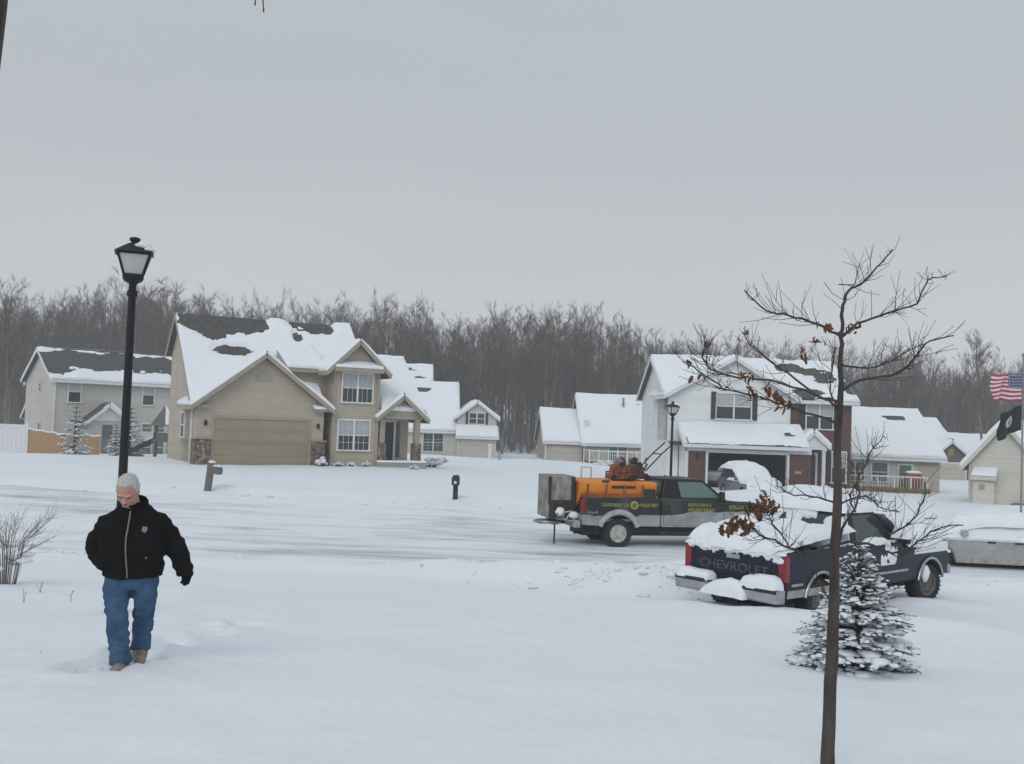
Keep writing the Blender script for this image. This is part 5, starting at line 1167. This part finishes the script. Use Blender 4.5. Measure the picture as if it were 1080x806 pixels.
street_lamp('street_lamp', 'tall black lantern street lamp rising behind the walking man', 122, 11.5)
street_lamp('street_lamp', 'smaller far black lantern street lamp beyond the work truck', 706, 36.3)

p = spot(220, 37.6)
T = thing('mailbox', 'weathered grey wooden mailbox post capped with snow before the beige garage', 'mailbox', p, 0)
q = MB(); q.M = Matrix.Rotation(rad(5), 4, 'Y'); q.box(-.15, .08, -.1, .1, -.3, 1.05); q.build('post', 'weathered_wood', T, bevel=.015)
q = MB(); q.M = Matrix.Rotation(rad(8), 4, 'Y'); q.box(.06, .36, -.32, .12, .66, .80); q.prism([(.06, .80)] + [(.21 - .15 * math.cos(a), .82 + .12 * math.sin(a)) for a in [math.pi * i / 8 for i in range(9)]] + [(.36, .80)], 'y', -.32, .12); q.build('letter_box', 'weathered_wood', T)
q = MB(); q.M = Matrix.Rotation(rad(5), 4, 'Y'); q.ell((-.02, 0, 1.06), (.15, .12, .06), 12, 6, rough=.3); q.ell((.24, -.1, .94), (.16, .22, .05), 12, 6, rough=.3); q.build('snow_cap', 'snow', T, smooth=179)
p = spot(480, 37.6)
T = thing('mailbox', 'slim black mailbox post with a white dot beside the road', 'mailbox', p, 0)
q = MB(); q.box(-.09, .09, -.09, .09, -.3, 1.0); q.build('post', 'black_plastic', T, bevel=.01)
q = MB(); q.prism([(-.14, .62)] + [(-.14 * math.cos(a), .86 + .14 * math.sin(a)) for a in [math.pi * i / 8 for i in range(9)]] + [(.14, .62)], 'y', -.38, .14); q.build('letter_box', 'black_plastic', T, smooth=40)
q = MB(); q.lathe([(.001, -.012), (.06, -.012), (.06, 0)], (0, -.385, .72), ax='y', n=12, cap=True); q.build('round_plate', 'white_trim', T)
q = MB(); q.ell((0, -.1, 1.0), (.12, .2, .05), 12, 6, rough=.3); q.build('snow_cap', 'snow', T, smooth=179)

def stake(label, px, d, h, bar):
    p = spot(px, d); T = thing('marker_stake', label, 'stake', p, 0)
    q = MB(); q.tube([(0, 0, -.2), (.01, 0, h)], .018, 6); q.build('rod', 'grey_metal', T)
    q = MB(); q.tube([(-bar, 0, h), (bar, 0, h + .02)], .018, 6); q.build('cross_bar', 'grey_metal', T)
stake('thin grey stake with a cross bar in the snow beyond the blue truck hood', 984, 30., .95, .28)
p = spot(522, 88.); T = thing('garden_post', 'small pair of white posts in the snow before the dark wood', 'post', p, 0)
q = MB(); q.box(-.6, -.35, -.12, .12, -.3, 1.15); q.ell((-.47, 0, 1.25), (.22, .2, .16), 10, 6); q.build('post', 'white_trim', T); q = MB(); q.box(.3, .5, -.1, .1, -.3, .8); q.build('short_post', 'grey_trim', T)

# fences, left
a = spot(27, 66.); b_ = spot(105, 66.)
T = thing('wooden_fence', 'tan wooden board fence with snow along its top, behind the street lamp', 'fence', (a.x, 66., a.z), 0)
q = MB(); ln = b_.x - a.x; n = int(ln / .15)
for k in range(n):
    x = ln * k / n; q.box(x + .008, x + ln / n - .008, 0 + .01 * RND.random(), .03, -.5, 1.58 - .32 * min(1, x / (ln * .55)) + .02 * RND.random())
q.build('boards', 'fence_wood', T)
q = MB(); q.box(0, ln, .03, .08, .2, .32); q.box(0, ln, .03, .08, .9, 1.02); q.build('rails', 'fence_wood', T)
q = MB(); q.tube([(ln * t, .02, 1.6 - .32 * min(1, t / .55) + .025 * math.sin(t * 40)) for t in np.linspace(0, 1, 40)], [(.06, .05)] * 40, 8); q.build('snow_top', 'snow', T, smooth=179)
a0 = spot(-70, 66.); a1 = spot(27.5, 66.)
T = thing('vinyl_fence', 'white vinyl panel fence at the left edge next to the wooden fence', 'fence', (a0.x, 66.02, a0.z), 0)
q = MB(); ln = a1.x - a0.x
for k in range(int(ln / .3)): q.box(k * .3 + .004, k * .3 + .296, 0, .05, -.6, 1.78)
q.build('panel', 'white_trim', T)
q = MB()
for k in range(4): q.box(ln * k / 3 - .08, ln * k / 3 + .08, -.06, .1, -.6, 2.1)
q.box(0, ln, -.03, .09, 1.74, 1.9); q.build('posts', 'white_trim', T)

# play tower
p = spot(171.5, 60.)
T = thing('play_tower', 'wooden play tower with pointed roof and slide left of the beige house', 'playset', p, rad(15))
q = MB(); [q.box(sx * .75 - .06, sx * .75 + .06, sy * .6 - .06, sy * .6 + .06, -.5, 2.0) for sx in (-.6, .6) for sy in (-1, 1)]; q.box(-.6, .6, -.7, .7, .95, 1.05); q.box(-.55, .55, -.66, -.6, 1.05, 1.5); q.build('frame', 'weathered_wood', T)
q = MB(); q.add([(-.75, -.85, 1.9), (.75, -.85, 1.9), (.75, .85, 1.9), (-.75, .85, 1.9), (0, 0, 3.1)], [(0, 1, 4), (1, 2, 4), (2, 3, 4), (3, 0, 4), (3, 2, 1, 0)]); ro = q.build('roof', 'weathered_wood', T)
q = MB(); q.add([(.12, -.83, 1.98), (.82, -.83, 1.95), (.82, .8, 1.95), (.03, 0, 3.16)], [(0, 1, 3), (1, 2, 3), (0, 3, 2, 1)]); q.build('snow_cover', 'snow', ro)
q = MB(); q.slab([(-2.3, -.3, .05), (-.5, -.3, .95), (-.5, .3, .95), (-2.3, .3, .05)], .08); q.bar((-2.3, -.32, .15), (-.5, -.32, 1.08), .08, .2); q.bar((-2.3, .32, .15), (-.5, .32, 1.08), .08, .2); q.build('slide', 'black_plastic', T)

# flags
fp = spot(1076.5, 38.); top = at(1080.5, 376, 38.)
T = thing('flag_pole', 'thin pale grey flag pole at the right edge', 'flag pole', fp, 0)
hh = top.z - fp.z; q = MB(); q.lathe([(.045, -.3), (.04, .4), (.026, hh), (.01, hh + .01)], n=10, cap=True); q.build('pole', 'grey_metal', T, smooth=40)
q = MB(); q.ell((0, 0, hh + .06), (.07, .07, .07), 10, 8); q.build('finial', 'brass', T, smooth=179)
def flag(name, label, cat, m_, ztop, hoist, fly, fold, seed, droop):
    T = MB(); nu, nv = 36, 16; vs = []; uvs = []
    for j in range(nv + 1):
        for i in range(nu + 1):
            u, v = i / nu, j / nv
            x = -.05 - u * fly * (1 - fold * .4); y = .14 * u * math.sin(u * 11 + v * 2.2 + seed) + .06 * u * math.sin(v * 7 + u * 17 + seed)
            z = ztop - (1 - v) * hoist - droop * u ** 1.4 + .05 * u * math.sin(u * 9 + v * 3 + seed) + .03 * nz(u * 3, v * 3, seed)
            x += .05 * u * math.sin(v * 6 + seed)
            vs.append((x, y, z)); uvs.append((u, v))
    T.add(vs, [(j * (nu + 1) + i, j * (nu + 1) + i + 1, (j + 1) * (nu + 1) + i + 1, (j + 1) * (nu + 1) + i) for j in range(nv) for i in range(nu)])
    o = T.build(name, m_, None, smooth=179, fix=False); ul = o.data.uv_layers.new(name='UVMap')
    for lp in o.data.loops: ul.data[lp.index].uv = uvs[lp.vertex_index]
    so_ = o.modifiers.new('thick', 'SOLIDIFY'); so_.thickness = .006
    o.location = fp; return tag(o, label, cat)
zt = at(1079, 395, 38.).z - fp.z
flag('national_flag', 'striped red and white flag with blue starred corner, waving from the pole', 'flag', 'flag_cloth', zt, 1.02, 1.32, .35, 1., .02)
flag('black_flag', 'black flag with a pale round emblem drooping beneath the striped flag', 'flag', 'black_flag_cloth', zt - 1.18, .95, 1.0, .45, 2.6, .42)

# ------------------------------------------------------------------ bare winter trees
def rdir(rg, base, spread):
    v = Vector((rg.gauss(0, 1), rg.gauss(0, 1), rg.gauss(0, 1))).normalized()
    return (Vector(base).normalized() + v * spread).normalized()
def bare_tree(seed, h=15., spread=2.6, nb=24, low=.28):
    rg = random.Random(seed); tr = MB(); cr = MB()
    path = [Vector((0, 0, -.8))]; x = y = 0.
    for k in range(1, 9):
        x += rg.gauss(0, .16); y += rg.gauss(0, .16); path.append(Vector((x, y, h * .93 * k / 8)))
    R0 = .011 * h + rg.uniform(-.02, .05)
    rad_ = [R0 * (1 - .95 * (k / 8) ** .8) + .006 for k in range(9)]
    tr.tube(path, rad_, 6, cap=False)
    def on(z):
        f = max(0., min(.999, z / (h * .93))) * 8; i = int(f); return path[i].lerp(path[i + 1], f - i), rad_[i] * (1 - f + i) + rad_[i + 1] * (f - i)
    for b in range(nb):
        fz = low + (.97 - low) * (b + rg.random()) / nb; p, r = on(h * .93 * fz); a = rg.uniform(0, 2 * math.pi)
        el = rg.uniform(.7, 1.5) + fz * .5; L_ = spread * (1.15 - .75 * fz) * rg.uniform(.6, 1.25) + .7
        d = Vector((math.cos(a), math.sin(a), el)).normalized()
        q1 = p + d * L_ * .5; d2 = (d + Vector((0, 0, .35)) + Vector((rg.gauss(0, .2), rg.gauss(0, .2), 0))).normalized(); q2 = q1 + d2 * L_ * .55
        cr.tube([p, q1, q2], [max(.02, r * .5), max(.012, r * .28), .004], 4, cap=False)
        for s in range(6):
            t = rg.uniform(.25, 1.0); o = p.lerp(q1, t * 2) if t < .5 else q1.lerp(q2, t * 2 - 1); dd = rdir(rg, d2, .65); dd.z = abs(dd.z) * .8 + .15; l2 = L_ * rg.uniform(.25, .55)
            e = o + dd * l2; cr.tube([o, e], [.014, .005], 3, cap=False)
            for w_ in range(9):
                o2 = o.lerp(e, rg.uniform(.2, 1.)); d3 = rdir(rg, dd, .6); cr.tube([o2, o2 + d3 * l2 * rg.uniform(.4, .8)], [.009, .004], 3, cap=False)
    return tr, cr

TREE_TOPS = [(-200, 318), (0, 318), (60, 322), (130, 303), (190, 315), (215, 318), (250, 326), (300, 328), (350, 331), (400, 330), (450, 337), (500, 338), (560, 336), (600, 331), (640, 338), (700, 354), (760, 368), (800, 370), (900, 380), (950, 378), (1000, 383), (1075, 392), (1300, 398)]
protos = []
for k in range(9):
    tr, cr = bare_tree(100 + k, 15., RND.uniform(2.5, 4.0), 26 + k % 3 * 3, .2 + .05 * (k % 4))
    T = thing('bare_tree', 'x', 'tree', (0, 0, 0), 0); to = tr.build('trunk', 'wood_bark', T, fix=False); c = cr.build('crown', 'twig', T, fix=False); KIDS[T.name] = [to, c]; protos.append(T)
tops = np.array(TREE_TOPS, float)
LBL = [('bare grey tree in the wood behind the taupe house and beige roof', 'bare trees of the wood at the left'), ('bare tree in the dense dark wood between the beige and white houses', 'bare trees of the dense middle wood'), ('bare tree in the wood behind the brick wall and tan ranch roof', 'bare trees of the wood at the right')]
used = set(); cnt = 0
rgw = random.Random(5)
cand = []
for row, (d, step) in enumerate([(120, 15.), (127, 13.), (134, 13.), (143, 14.)]):
    px = -60 + rgw.uniform(0, 8)
    while px < 1140:
        dens = 1.0
        if 195 < px < 330 and row < 1: px += 20; continue
        cand.append((px, d + rgw.uniform(-4, 4), row)); px += step * rgw.uniform(.65, 1.4)
for px, d, row in cand:
    top = np.interp(px, tops[:, 0], tops[:, 1]) + rgw.gauss(4, 9) + (7 if row == 0 else 0)
    x = (px - 540) / F * d; z0 = g(x, d); zt_ = at(px, top, d).z
    h = max(6., zt_ - z0)
    lab, grp = LBL[0 if px < 330 else 1 if px < 690 else 2]
    k = rgw.randrange(9)
    if k not in used: o = protos[k]; used.add(k); o.location = (x, d, z0); o.rotation_euler = (0, 0, rgw.uniform(0, 6.28))
    else: o = copy_tree(protos[k], (x, d, z0), rgw.uniform(0, 6.28))
    s = h / 15.; wd = rgw.uniform(.75, 1.1); o.scale = (s * wd, s * wd, s); o['label'] = lab; o['group'] = grp; cnt += 1
# a few singled out
for px, top, d, sp_, lab, sd_, nb in [(1043, 351, 88., 2.5, 'tall lone bare tree with an upswept crown, rising above the wood near the flag', 301, 30), (8, 306, 84., 3.0, 'tall bare tree at the left edge, beside the taupe house', 302, 30)]:
    x = (px - 540) / F * d; z0 = g(x, d); h = at(px, top, d).z - z0; tr, cr = bare_tree(sd_, h, sp_, nb, .35)
    T = thing('bare_tree', lab, 'tree', (x, d, z0), 0); tr.build('trunk', 'wood_bark', T, fix=False); cr.build('crown', 'twig', T, fix=False)

# the mass of the wood behind: stems and brush nobody could count
rgn = np.random.default_rng(3)
def stick_mass(n, d0, d1, hs0, hs1, w0, w1, tilt, zoff0, zoff1, pxr=(-80, 1160)):
    px = rgn.uniform(*pxr, n); d = rgn.uniform(d0, d1, n); x = (px - 540) / F * d
    top = np.interp(px, tops[:, 0], tops[:, 1]); hor = 444 + RO * (px - 540); hmax = (hor - top) * d / F + CZ + 1.6
    z0 = -1.9 + hmax * rgn.uniform(zoff0, zoff1, n); hh = hmax * rgn.uniform(hs0, hs1, n); hh = np.minimum(hh, hmax * .97 - (z0 + 1.9)); hh = np.maximum(hh, .5)
    wv = rgn.uniform(w0, w1, n); tx = rgn.normal(0, tilt, n) * hh; ty = rgn.normal(0, tilt, n) * hh
    V = np.zeros((n, 6, 3)); 
    for k in range(3):
        a = k * 2.094; V[:, k] = np.stack([x + wv * math.cos(a), d + wv * math.sin(a), z0], -1); V[:, 3 + k] = np.stack([x + tx + wv * .3 * math.cos(a), d + ty + wv * .3 * math.sin(a), z0 + hh], -1)
    b_ = (np.arange(n) * 6)[:, None]
    return V.reshape(-1, 3), np.concatenate([b_ + np.array([[0, 1, 4, 3]]), b_ + np.array([[1, 2, 5, 4]]), b_ + np.array([[2, 0, 3, 5]])], 0)
parts = [stick_mass(2000, 150, 195, .70, .95, .07, .2, .02, 0, .02), stick_mass(11000, 145, 195, .12, .3, .02, .045, .28, .1, .6), stick_mass(14000, 122, 190, .08, .22, .02, .05, .25, 0, .12)]
off = 0; VV = []; FF = []
for v, f in parts: VV.append(v); FF.append(f + off); off += len(v)
VV = np.concatenate(VV); FF = np.concatenate(FF)
me = bpy.data.meshes.new('distant_wood'); me.from_pydata(VV.tolist(), [], FF.tolist()); me.materials.append(M['wood_bark'])
o = bpy.data.objects.new('distant_wood', me); COL.objects.link(o); o['kind'] = 'stuff'

# ------------------------------------------------------------------ the young oak in front
OD = 5.7
OT = spot(872, OD); O = Vector((OT.x, OD, g(OT.x, OD)))
ob = thing('young_oak_tree', 'slender young bare tree with a few brown leaves, nearest on the right', 'tree', O, 0)
def tp(px, py, dd=0.): return at(px, py, OD + dd) - O
q = MB(); tpts = [(871, 830), (873, 790), (876, 720), (879, 640), (881, 560), (884, 480), (886, 420), (887, 370), (887, 350)]
P_ = [tp(*p) for p in tpts]; P_ = [Vector((P_[0].x - .01, 0, -.35))] + P_
rr = [.046, .041, .039, .035, .031, .027, .022, .017, .013, .011]
rgo = random.Random(77)
fineP, fineR = [], []
for i in range(len(P_) - 1):
    for k in range(3):
        f = k / 3; p = P_[i].lerp(P_[i + 1], f); fineP.append(p + Vector((rgo.gauss(0, .003), rgo.gauss(0, .003), 0))); fineR.append((rr[i] * (1 - f) + rr[i + 1] * f) * rgo.uniform(.97, 1.05))
q.tube(fineP + [P_[-1]], fineR + [.017], 12); q.build('trunk', 'bark', ob, smooth=179)
BR = [ # outline points of each limb, depth offset at the tip, base radius
 ([(885, 354), (862, 342), (831, 333), (808, 327), (785, 306)], -.5, .012),
 ([(886, 356), (905, 342), (935, 331), (966, 319), (978, 296), (999, 290)], .5, .012),
 ([(887, 352), (889, 327), (895, 308), (912, 296), (924, 283), (941, 263)], .1, .016),
 ([(886, 413), (908, 402), (947, 394), (966, 377), (981, 360), (1006, 354)], -.35, .013),
 ([(887, 386), (924, 388), (951, 373), (974, 363)], .6, .009),
 ([(886, 424), (862, 417), (831, 394), (797, 369), (783, 350)], .4, .012),
 ([(884, 446), (855, 437), (825, 427), (802, 419), (771, 412), (745, 397), (720, 381)], -.3, .011),
 ([(885, 428), (858, 416), (815, 402), (780, 399), (749, 388), (742, 375), (744, 361)], -.8, .011),
 ([(882, 430), (876, 412), (878, 385), (881, 365)], .25, .007),
 ([(881, 572), (852, 583), (833, 577), (802, 563), (784, 550)], -.7, .012),
 ([(833, 577), (815, 552), (808, 537)], -.5, .006),
 ([(881, 573), (914, 574), (942, 583), (964, 574), (988, 558), (1016, 554)], -.3, .012),
 ([(883, 600), (889, 557), (902, 536), (906, 515), (903, 490)], .5, .013),
 ([(903, 540), (897, 527), (908, 500), (920, 473), (933, 460)], .7, .008),
 ([(936, 563), (957, 554), (973, 530), (976, 509)], .3, .008),
 ([(882, 530), (855, 523), (833, 521), (818, 512)], .5, .008),
 ([(884, 532), (912, 524), (930, 536), (948, 540)], .6, .007),
 ([(880, 640), (868, 622), (864, 610)], -.2, .007),
 ([(885, 300), (900, 300), (905, 290)], .1, .004)]
tips = []
for pts, dd, br in BR:
    n = len(pts); b = MB(); V_ = [tp(px, py, dd * (i / (n - 1)) ** 1.2) for i, (px, py) in enumerate(pts)]
    # smooth the outline
    C = []
    for i in range(n - 1):
        p0, p1, p2, p3 = V_[max(0, i - 1)], V_[i], V_[i + 1], V_[min(n - 1, i + 2)]
        for k in range(4):
            t = k / 4; C.append(.5 * ((2 * p1) + (p2 - p0) * t + (2 * p0 - 5 * p1 + 4 * p2 - p3) * t * t + (3 * p1 - p0 - 3 * p2 + p3) * t ** 3) + Vector((rgo.gauss(0, .004), rgo.gauss(0, .004), rgo.gauss(0, .004))))
    C.append(V_[-1]); m_ = len(C); Rr = [.62 * br * (1 - .75 * i / (m_ - 1)) + .0014 for i in range(m_)]
    b.tube(C, Rr, 6, cap=False)
    ln = sum((C[i + 1] - C[i]).length for i in range(m_ - 1))
    for k in range(int(ln * 30)):
        i = rgo.randrange(int(m_ * .2), m_ - 1); o_ = C[i]; d = (C[i + 1] - C[i]).normalized(); dd_ = rdir(rgo, d + Vector((0, 0, .55)), .75); l2 = rgo.uniform(.04, .20) * (1.3 if i < m_ * .7 else .8)
        e = o_ + dd_ * l2; mid = o_.lerp(e, .5) + Vector((rgo.gauss(0, .012), rgo.gauss(0, .01), -.012)); b.tube([o_, mid, e], [.0021, .0016, .0010], 4, cap=False)
        b.ell(e, (.0022, .0022, .0035), 5, 4)
        if rgo.random() < .5: e2 = mid + rdir(rgo, dd_, .7) * l2 * .6; b.tube([mid, e2], [.0017, .001], 4, cap=False)
    b.build('branch', 'bark', ob, smooth=179, fix=False)
def leaf(mb, p, d, size, rg):
    """a curled, lobed oak leaf"""
    d = d.normalized(); s = d.cross(Vector((rg.gauss(0, 1), rg.gauss(0, 1), rg.gauss(0, 1)))).normalized(); n = d.cross(s); vs = []
    prof = [0, .12, .22, .14, .30, .17, .30, .16, .2, .02]
    K = len(prof)
    for i, w_ in enumerate(prof):
        t = i / (K - 1); c = p + d * (t * size) + n * (size * .25 * math.sin(t * 3 + 1)); cu = .22 * size * (w_ / .3)
        vs += [c - s * w_ * size + n * cu, c, c + s * w_ * size + n * cu]
    mb.add(vs, [(3 * i + k, 3 * i + k + 1, 3 * i + 4 + k, 3 * i + 3 + k) for i in range(K - 1) for k in (0, 1)])
LC = [(783, 352, 3, .4), (789, 396, 6, -.7), (795, 411, 5, -.3), (810, 406, 6, -.8), (818, 418, 8, -.4), (823, 426, 5, -.2), (851, 371, 5, .2), (862, 358, 6, .2), (872, 343, 4, -.2), (895, 344, 6, .2), (905, 342, 3, .2), (806, 523, 8, -.6), (800, 538, 9, -.6), (794, 530, 9, -.6), (785, 545, 10, -.65), (774, 550, 10, -.7), (765, 556, 8, -.7), (812, 536, 7, -.5), (790, 553, 9, -.7), (740, 397, 3, -.3), (722, 382, 3, -.3)]
for px, py, n, dd in LC:
    for k in range(n if py < 500 else int(n * .8)):
        b = MB(); p = tp(px + rgo.gauss(0, 3.2), py + rgo.gauss(0, 3.), dd + rgo.gauss(0, .04)); leaf(b, p, Vector((rgo.gauss(0, .6), rgo.gauss(0, .6), -1 + rgo.gauss(0, .5))), rgo.uniform(.032, .055) * (1.2 if py > 500 else 1), rgo); b.build('leaf', 'oak_leaf', ob, fix=False)


# ------------------------------------------------------------------ snowy spruces
def spruce(name, label, loc, H_, R_, whorls, per, seed, needles=26, snow=1., group=None, top_r=.12):
    T = thing(name, label, 'tree', loc, 0, group); rg = random.Random(seed); tk = MB(); nd = MB(); sn = MB()
    tk.tube([(0, 0, -.2), (0, 0, H_ * .5), (0, 0, H_)], [.035 * H_, .02 * H_, .004], 8)
    for wv in range(whorls):
        f = (wv + .3) / whorls; z = H_ * (.03 + .95 * f); Rw = R_ * ((1 - f) ** .66 * (1 - top_r) + top_r * (1 - f)) * rg.uniform(.85, 1.1)
        for k in range(max(5, int(per * (1 - f * .45)))):
            a = 2 * math.pi * (k + rg.random() * .8) / max(5, int(per * (1 - f * .45))); L_ = Rw * rg.uniform(.75, 1.12)
            dr = Vector((math.cos(a), math.sin(a), 0)); sl = -.16 + f * .55 + rg.gauss(0, .10)
            pts = [Vector((0, 0, z)), Vector((0, 0, z)) + dr * L_ * .5 + Vector((0, 0, L_ * .5 * sl - .02)), Vector((0, 0, z)) + dr * L_ + Vector((0, 0, L_ * sl + .02 - .07 * (1 - f)))]
            tk.tube(pts, [.012 * H_ * .6, .008 * H_ * .6, .003], 4, cap=False)
            twigs = [(pts[0].lerp(pts[2], .25), pts[2])]
            side = dr.cross(Vector((0, 0, 1)))
            for t in (.3, .45, .6, .75, .88):
                o_ = pts[0].lerp(pts[1], t * 2) if t < .5 else pts[1].lerp(pts[2], t * 2 - 1)
                for s_ in (-1, 1):
                    l2 = L_ * (.42 - .25 * abs(t - .45)) * rg.uniform(.7, 1.1); twigs.append((o_, o_ + (dr * .75 + side * s_ * .75 + Vector((0, 0, rg.uniform(-.3, .02)))).normalized() * l2))
            for o_, e in twigs:
                ax = e - o_; ln = ax.length; d = ax.normalized(); up_ = Vector((0, 0, 1)); r_ = d.cross(up_).normalized(); u_ = r_.cross(d)
                nn = max(10, int(needles * ln / .22)); nl = .019 * (H_ / 1.4) ** .5
                for i in range(nn):
                    t = rg.random(); b_ = rg.uniform(0, 6.28); rd_ = r_ * math.cos(b_) + u_ * math.sin(b_); p = o_ + ax * t; tip = p + (rd_ * .8 + d * .6).normalized() * nl * rg.uniform(.8, 1.3); w_ = d.cross(rd_) * nl * .17
                    nd.add([p - w_, p + w_, tip], [(0, 1, 2)])
                tk.tube([o_, e], [.004 * H_, .002], 3, cap=False)
                if rg.random() < .9 * snow:
                    n_ = rg.choice((2, 3, 3, 4))
                    for i in range(n_):
                        t = rg.uniform(.3, .95); p = o_ + ax * t; sz = ln * rg.uniform(.07, .22)
                        sn.ell(p + Vector((0, 0, sz * .25)), (sz * rg.uniform(.8, 1.3), sz * rg.uniform(.8, 1.3), sz * rg.uniform(.3, .5)), 8, 5, rough=.6)
    tk.build('trunk', 'bark', T, fix=False); nd.build('needles', 'needle', T, fix=False); sn.build('snow_clumps', 'snow', T, smooth=179, fix=False)
    return T
p = spot(903, 10.0); p.z -= .06
spruce('small_spruce', 'waist high spruce heavy with snow in front of the blue pickup', p, 1.30, .67, 13, 13, 9, 90, 1.05)
# spruces by the taupe house
for px, d, H_, R_, lb, sd_ in [(78, 63., 3.2, 1.0, 'snowy evergreen just behind the wooden fence', 21), (136, 60.5, 3.1, .9, 'tall snowy evergreen right of the lamp post, before the taupe house', 22), (187, 58.5, 1.7, .55, 'smallest snowy evergreen between the play tower and beige house', 24), (121, 60., 2.0, .6, 'short snowy evergreen half hidden by the near lamp post', 25)]:
    p = spot(px, d); spruce('snowy_evergreen', lb, p, H_, R_ * 1.15, 11, 12, sd_, 22, .75)

# ------------------------------------------------------------------ bare shrubs and odd stems
def stem_bush(name, label, loc, h, r, n, seed, sub=5, rb=.007, cat='bush'):
    T = thing(name, label, cat, loc, 0); rg = random.Random(seed); q = MB()
    for i in range(n):
        a = rg.uniform(0, 6.28); k = rg.uniform(.25, 1.); e = Vector((math.cos(a) * r * k, math.sin(a) * r * k, h * rg.uniform(.55, 1.) * (1.1 - .35 * k))); m_ = e * .5 + Vector((0, 0, h * .08)) - Vector((e.x, e.y, 0)) * .15; o_ = Vector((e.x * .15, e.y * .15, -.15))
        q.tube([o_, m_, e], [rb, rb * .7, rb * .3], 4, cap=False)
        for s in range(sub):
            b_ = m_.lerp(e, rg.random()); d = rdir(rg, e - m_, .7); l2 = h * rg.uniform(.08, .25); q.tube([b_, b_ + d * l2], [rb * .5, rb * .25], 3, cap=False)
            if rg.random() < .4: q.ell(b_ + d * l2, (.006, .006, .008), 5, 4)
    q.build('stems', 'shrub_twig', T, fix=False)
    rgs = MB()
    for i in range(7): a = rg.uniform(0, 6.28); rgs.ell((math.cos(a) * r * .4, math.sin(a) * r * .4, h * rg.uniform(.15, .35)), (r * .16, r * .16, h * .03), 8, 5, rough=.4)
    rgs.build('snow_clumps', 'snow', T, smooth=179, fix=False)
    return T
p = spot(6, 14.6); stem_bush('bare_bush', 'bare reddish brown bush with thin stems at the left edge of the yard', p, 1.35, .72, 48, 5, 6, .005)
for px, d, h, r_, n, lb, sd_ in [(25, 12.6, .13, .04, 2, 'thin dry stem poking up from snow, left of the bare bush base', 1), (74, 13.0, .14, .04, 2, 'tiny dry stem in the snow between bare bush and the man', 2), (42, 13.6, .18, .06, 3, 'small dry weed stalks in the snow just right of the bare bush', 3)]:
    stem_bush('dry_stem', lb, spot(px, d), h, r_, n, sd_, 2, .004, 'weed')
p = spot(1066, 33.); stem_bush('bare_bush', 'small sparse bush in the snow below the flag pole', p, .95, .6, 26, 8, 4, .008)
p = spot(640, 94.); snowy_shrub('shrub', 'wide dark snowy shrub under the white deck railing', (p.x, 94., g(p.x, 94.) - .25), 1.6, .75, 70, seed=12, sn=.35)
p = spot(845, 51.0)
for px, d, r_, h_, lb, sd_ in [(455, 58., .8, .65, 'snow covered shrub left of the dark window behind the porch', 14), (465, 70., .55, .5, 'small snow lump shrub before the pale garage wing', 15), (872, 56., .9, .7, 'snowy shrub under the lower brick wall window', 16), (893, 56.5, .8, .55, 'snowy shrub at the right corner of the brick wall', 17)]:
    p = spot(px, d); snowy_shrub('shrub', lb, p, r_, h_, 50, seed=sd_)

# tree at the upper left corner, mostly outside the photograph
e0 = at(4.5, 0, 2.6); rt_ = .075
X0 = e0.x - rt_
T = thing('bare_tree', 'grey trunk at the upper left corner, twig tips hanging from the top edge', 'tree', (X0, 2.6, g(X0, 2.6)), 0)
q = MB(); zt_ = 4.6; q.tube([(-.26, 0, -.3), (-.10, 0, 1.6), (0.0, 0, e0.z - g(X0, 2.6)), (.05, 0, zt_)], [.12, .09, rt_, .06], 12); q.build('trunk', 'bark', T, smooth=179)
tw = at(272, -30, 3.2) - T.location
q = MB(); q.tube([(0, 0, 3.5), (tw.x * .4, .3, tw.z + .30), (tw.x * .8, .5, tw.z + .22), tuple(tw + Vector((.25, 0, .12)))], [.03, .02, .012, .004], 6)
for (a, b_) in ((269, 4), (278, 11), (274, -6)):
    t0 = tw + Vector((RND.uniform(-.06, .06), 0, .16)); t1 = at(a, b_, 3.2) - T.location; q.tube([t0, t0.lerp(t1, .5) + Vector((.01, .01, 0)), t1], [.004, .003, .0018], 4)
    q.ell(t1, (.003, .003, .008), 5, 4)
q.build('limb', 'bark', T, smooth=179)

# broken lumps of ploughed snow along the road edges and where the man has waded
q = MB(); rc = random.Random(19)
for i in range(900):
    if i < 520: x = rc.uniform(-16, 12); y = float(near_edge(np.array(x))) + rc.gauss(-.7, .5)
    elif i < 640: x = rc.uniform(-16, 14); y = float(far_edge(np.array(x))) + rc.gauss(.5, .4)
    elif i < 800: x = rc.gauss(2.6, 1.2); y = rc.gauss(19.4, .8)
    else: a = rc.uniform(0, 6.28); k = abs(rc.gauss(0, .45)); x = MAN.x + math.cos(a) * k; y = 7.75 + math.sin(a) * k
    s_ = (rc.random() ** 3) * .09 + .018 if i < 800 else rc.uniform(.008, .02)
    q.ell((x, y, g(x, y) + s_ * .02), (s_ * rc.uniform(.8, 1.4), s_ * rc.uniform(.8, 1.3), s_ * rc.uniform(.4, .7)), 7, 5, rough=.9)
o = q.build('snow_lumps', 'snow', None, smooth=70, fix=False); o['kind'] = 'stuff'

# ------------------------------------------------------------------ winter haze
HZ = True
if HZ:
    q = MB(); q.box(-345, 345, -45, 375, -6, 32); m = bpy.data.materials.new('haze'); m.use_nodes = True; nt = m.node_tree; nt.nodes.remove(nt.nodes['Principled BSDF'])
    pv = nt.nodes.new('ShaderNodeVolumePrincipled'); pv.inputs['Color'].default_value = (.93, .95, .98, 1); pv.inputs['Density'].default_value = .0012; nt.links.new(pv.outputs[0], nt.nodes['Material Output'].inputs['Volume']); M['haze'] = m
    o = q.build('haze', 'haze', None); o['kind'] = 'stuff'
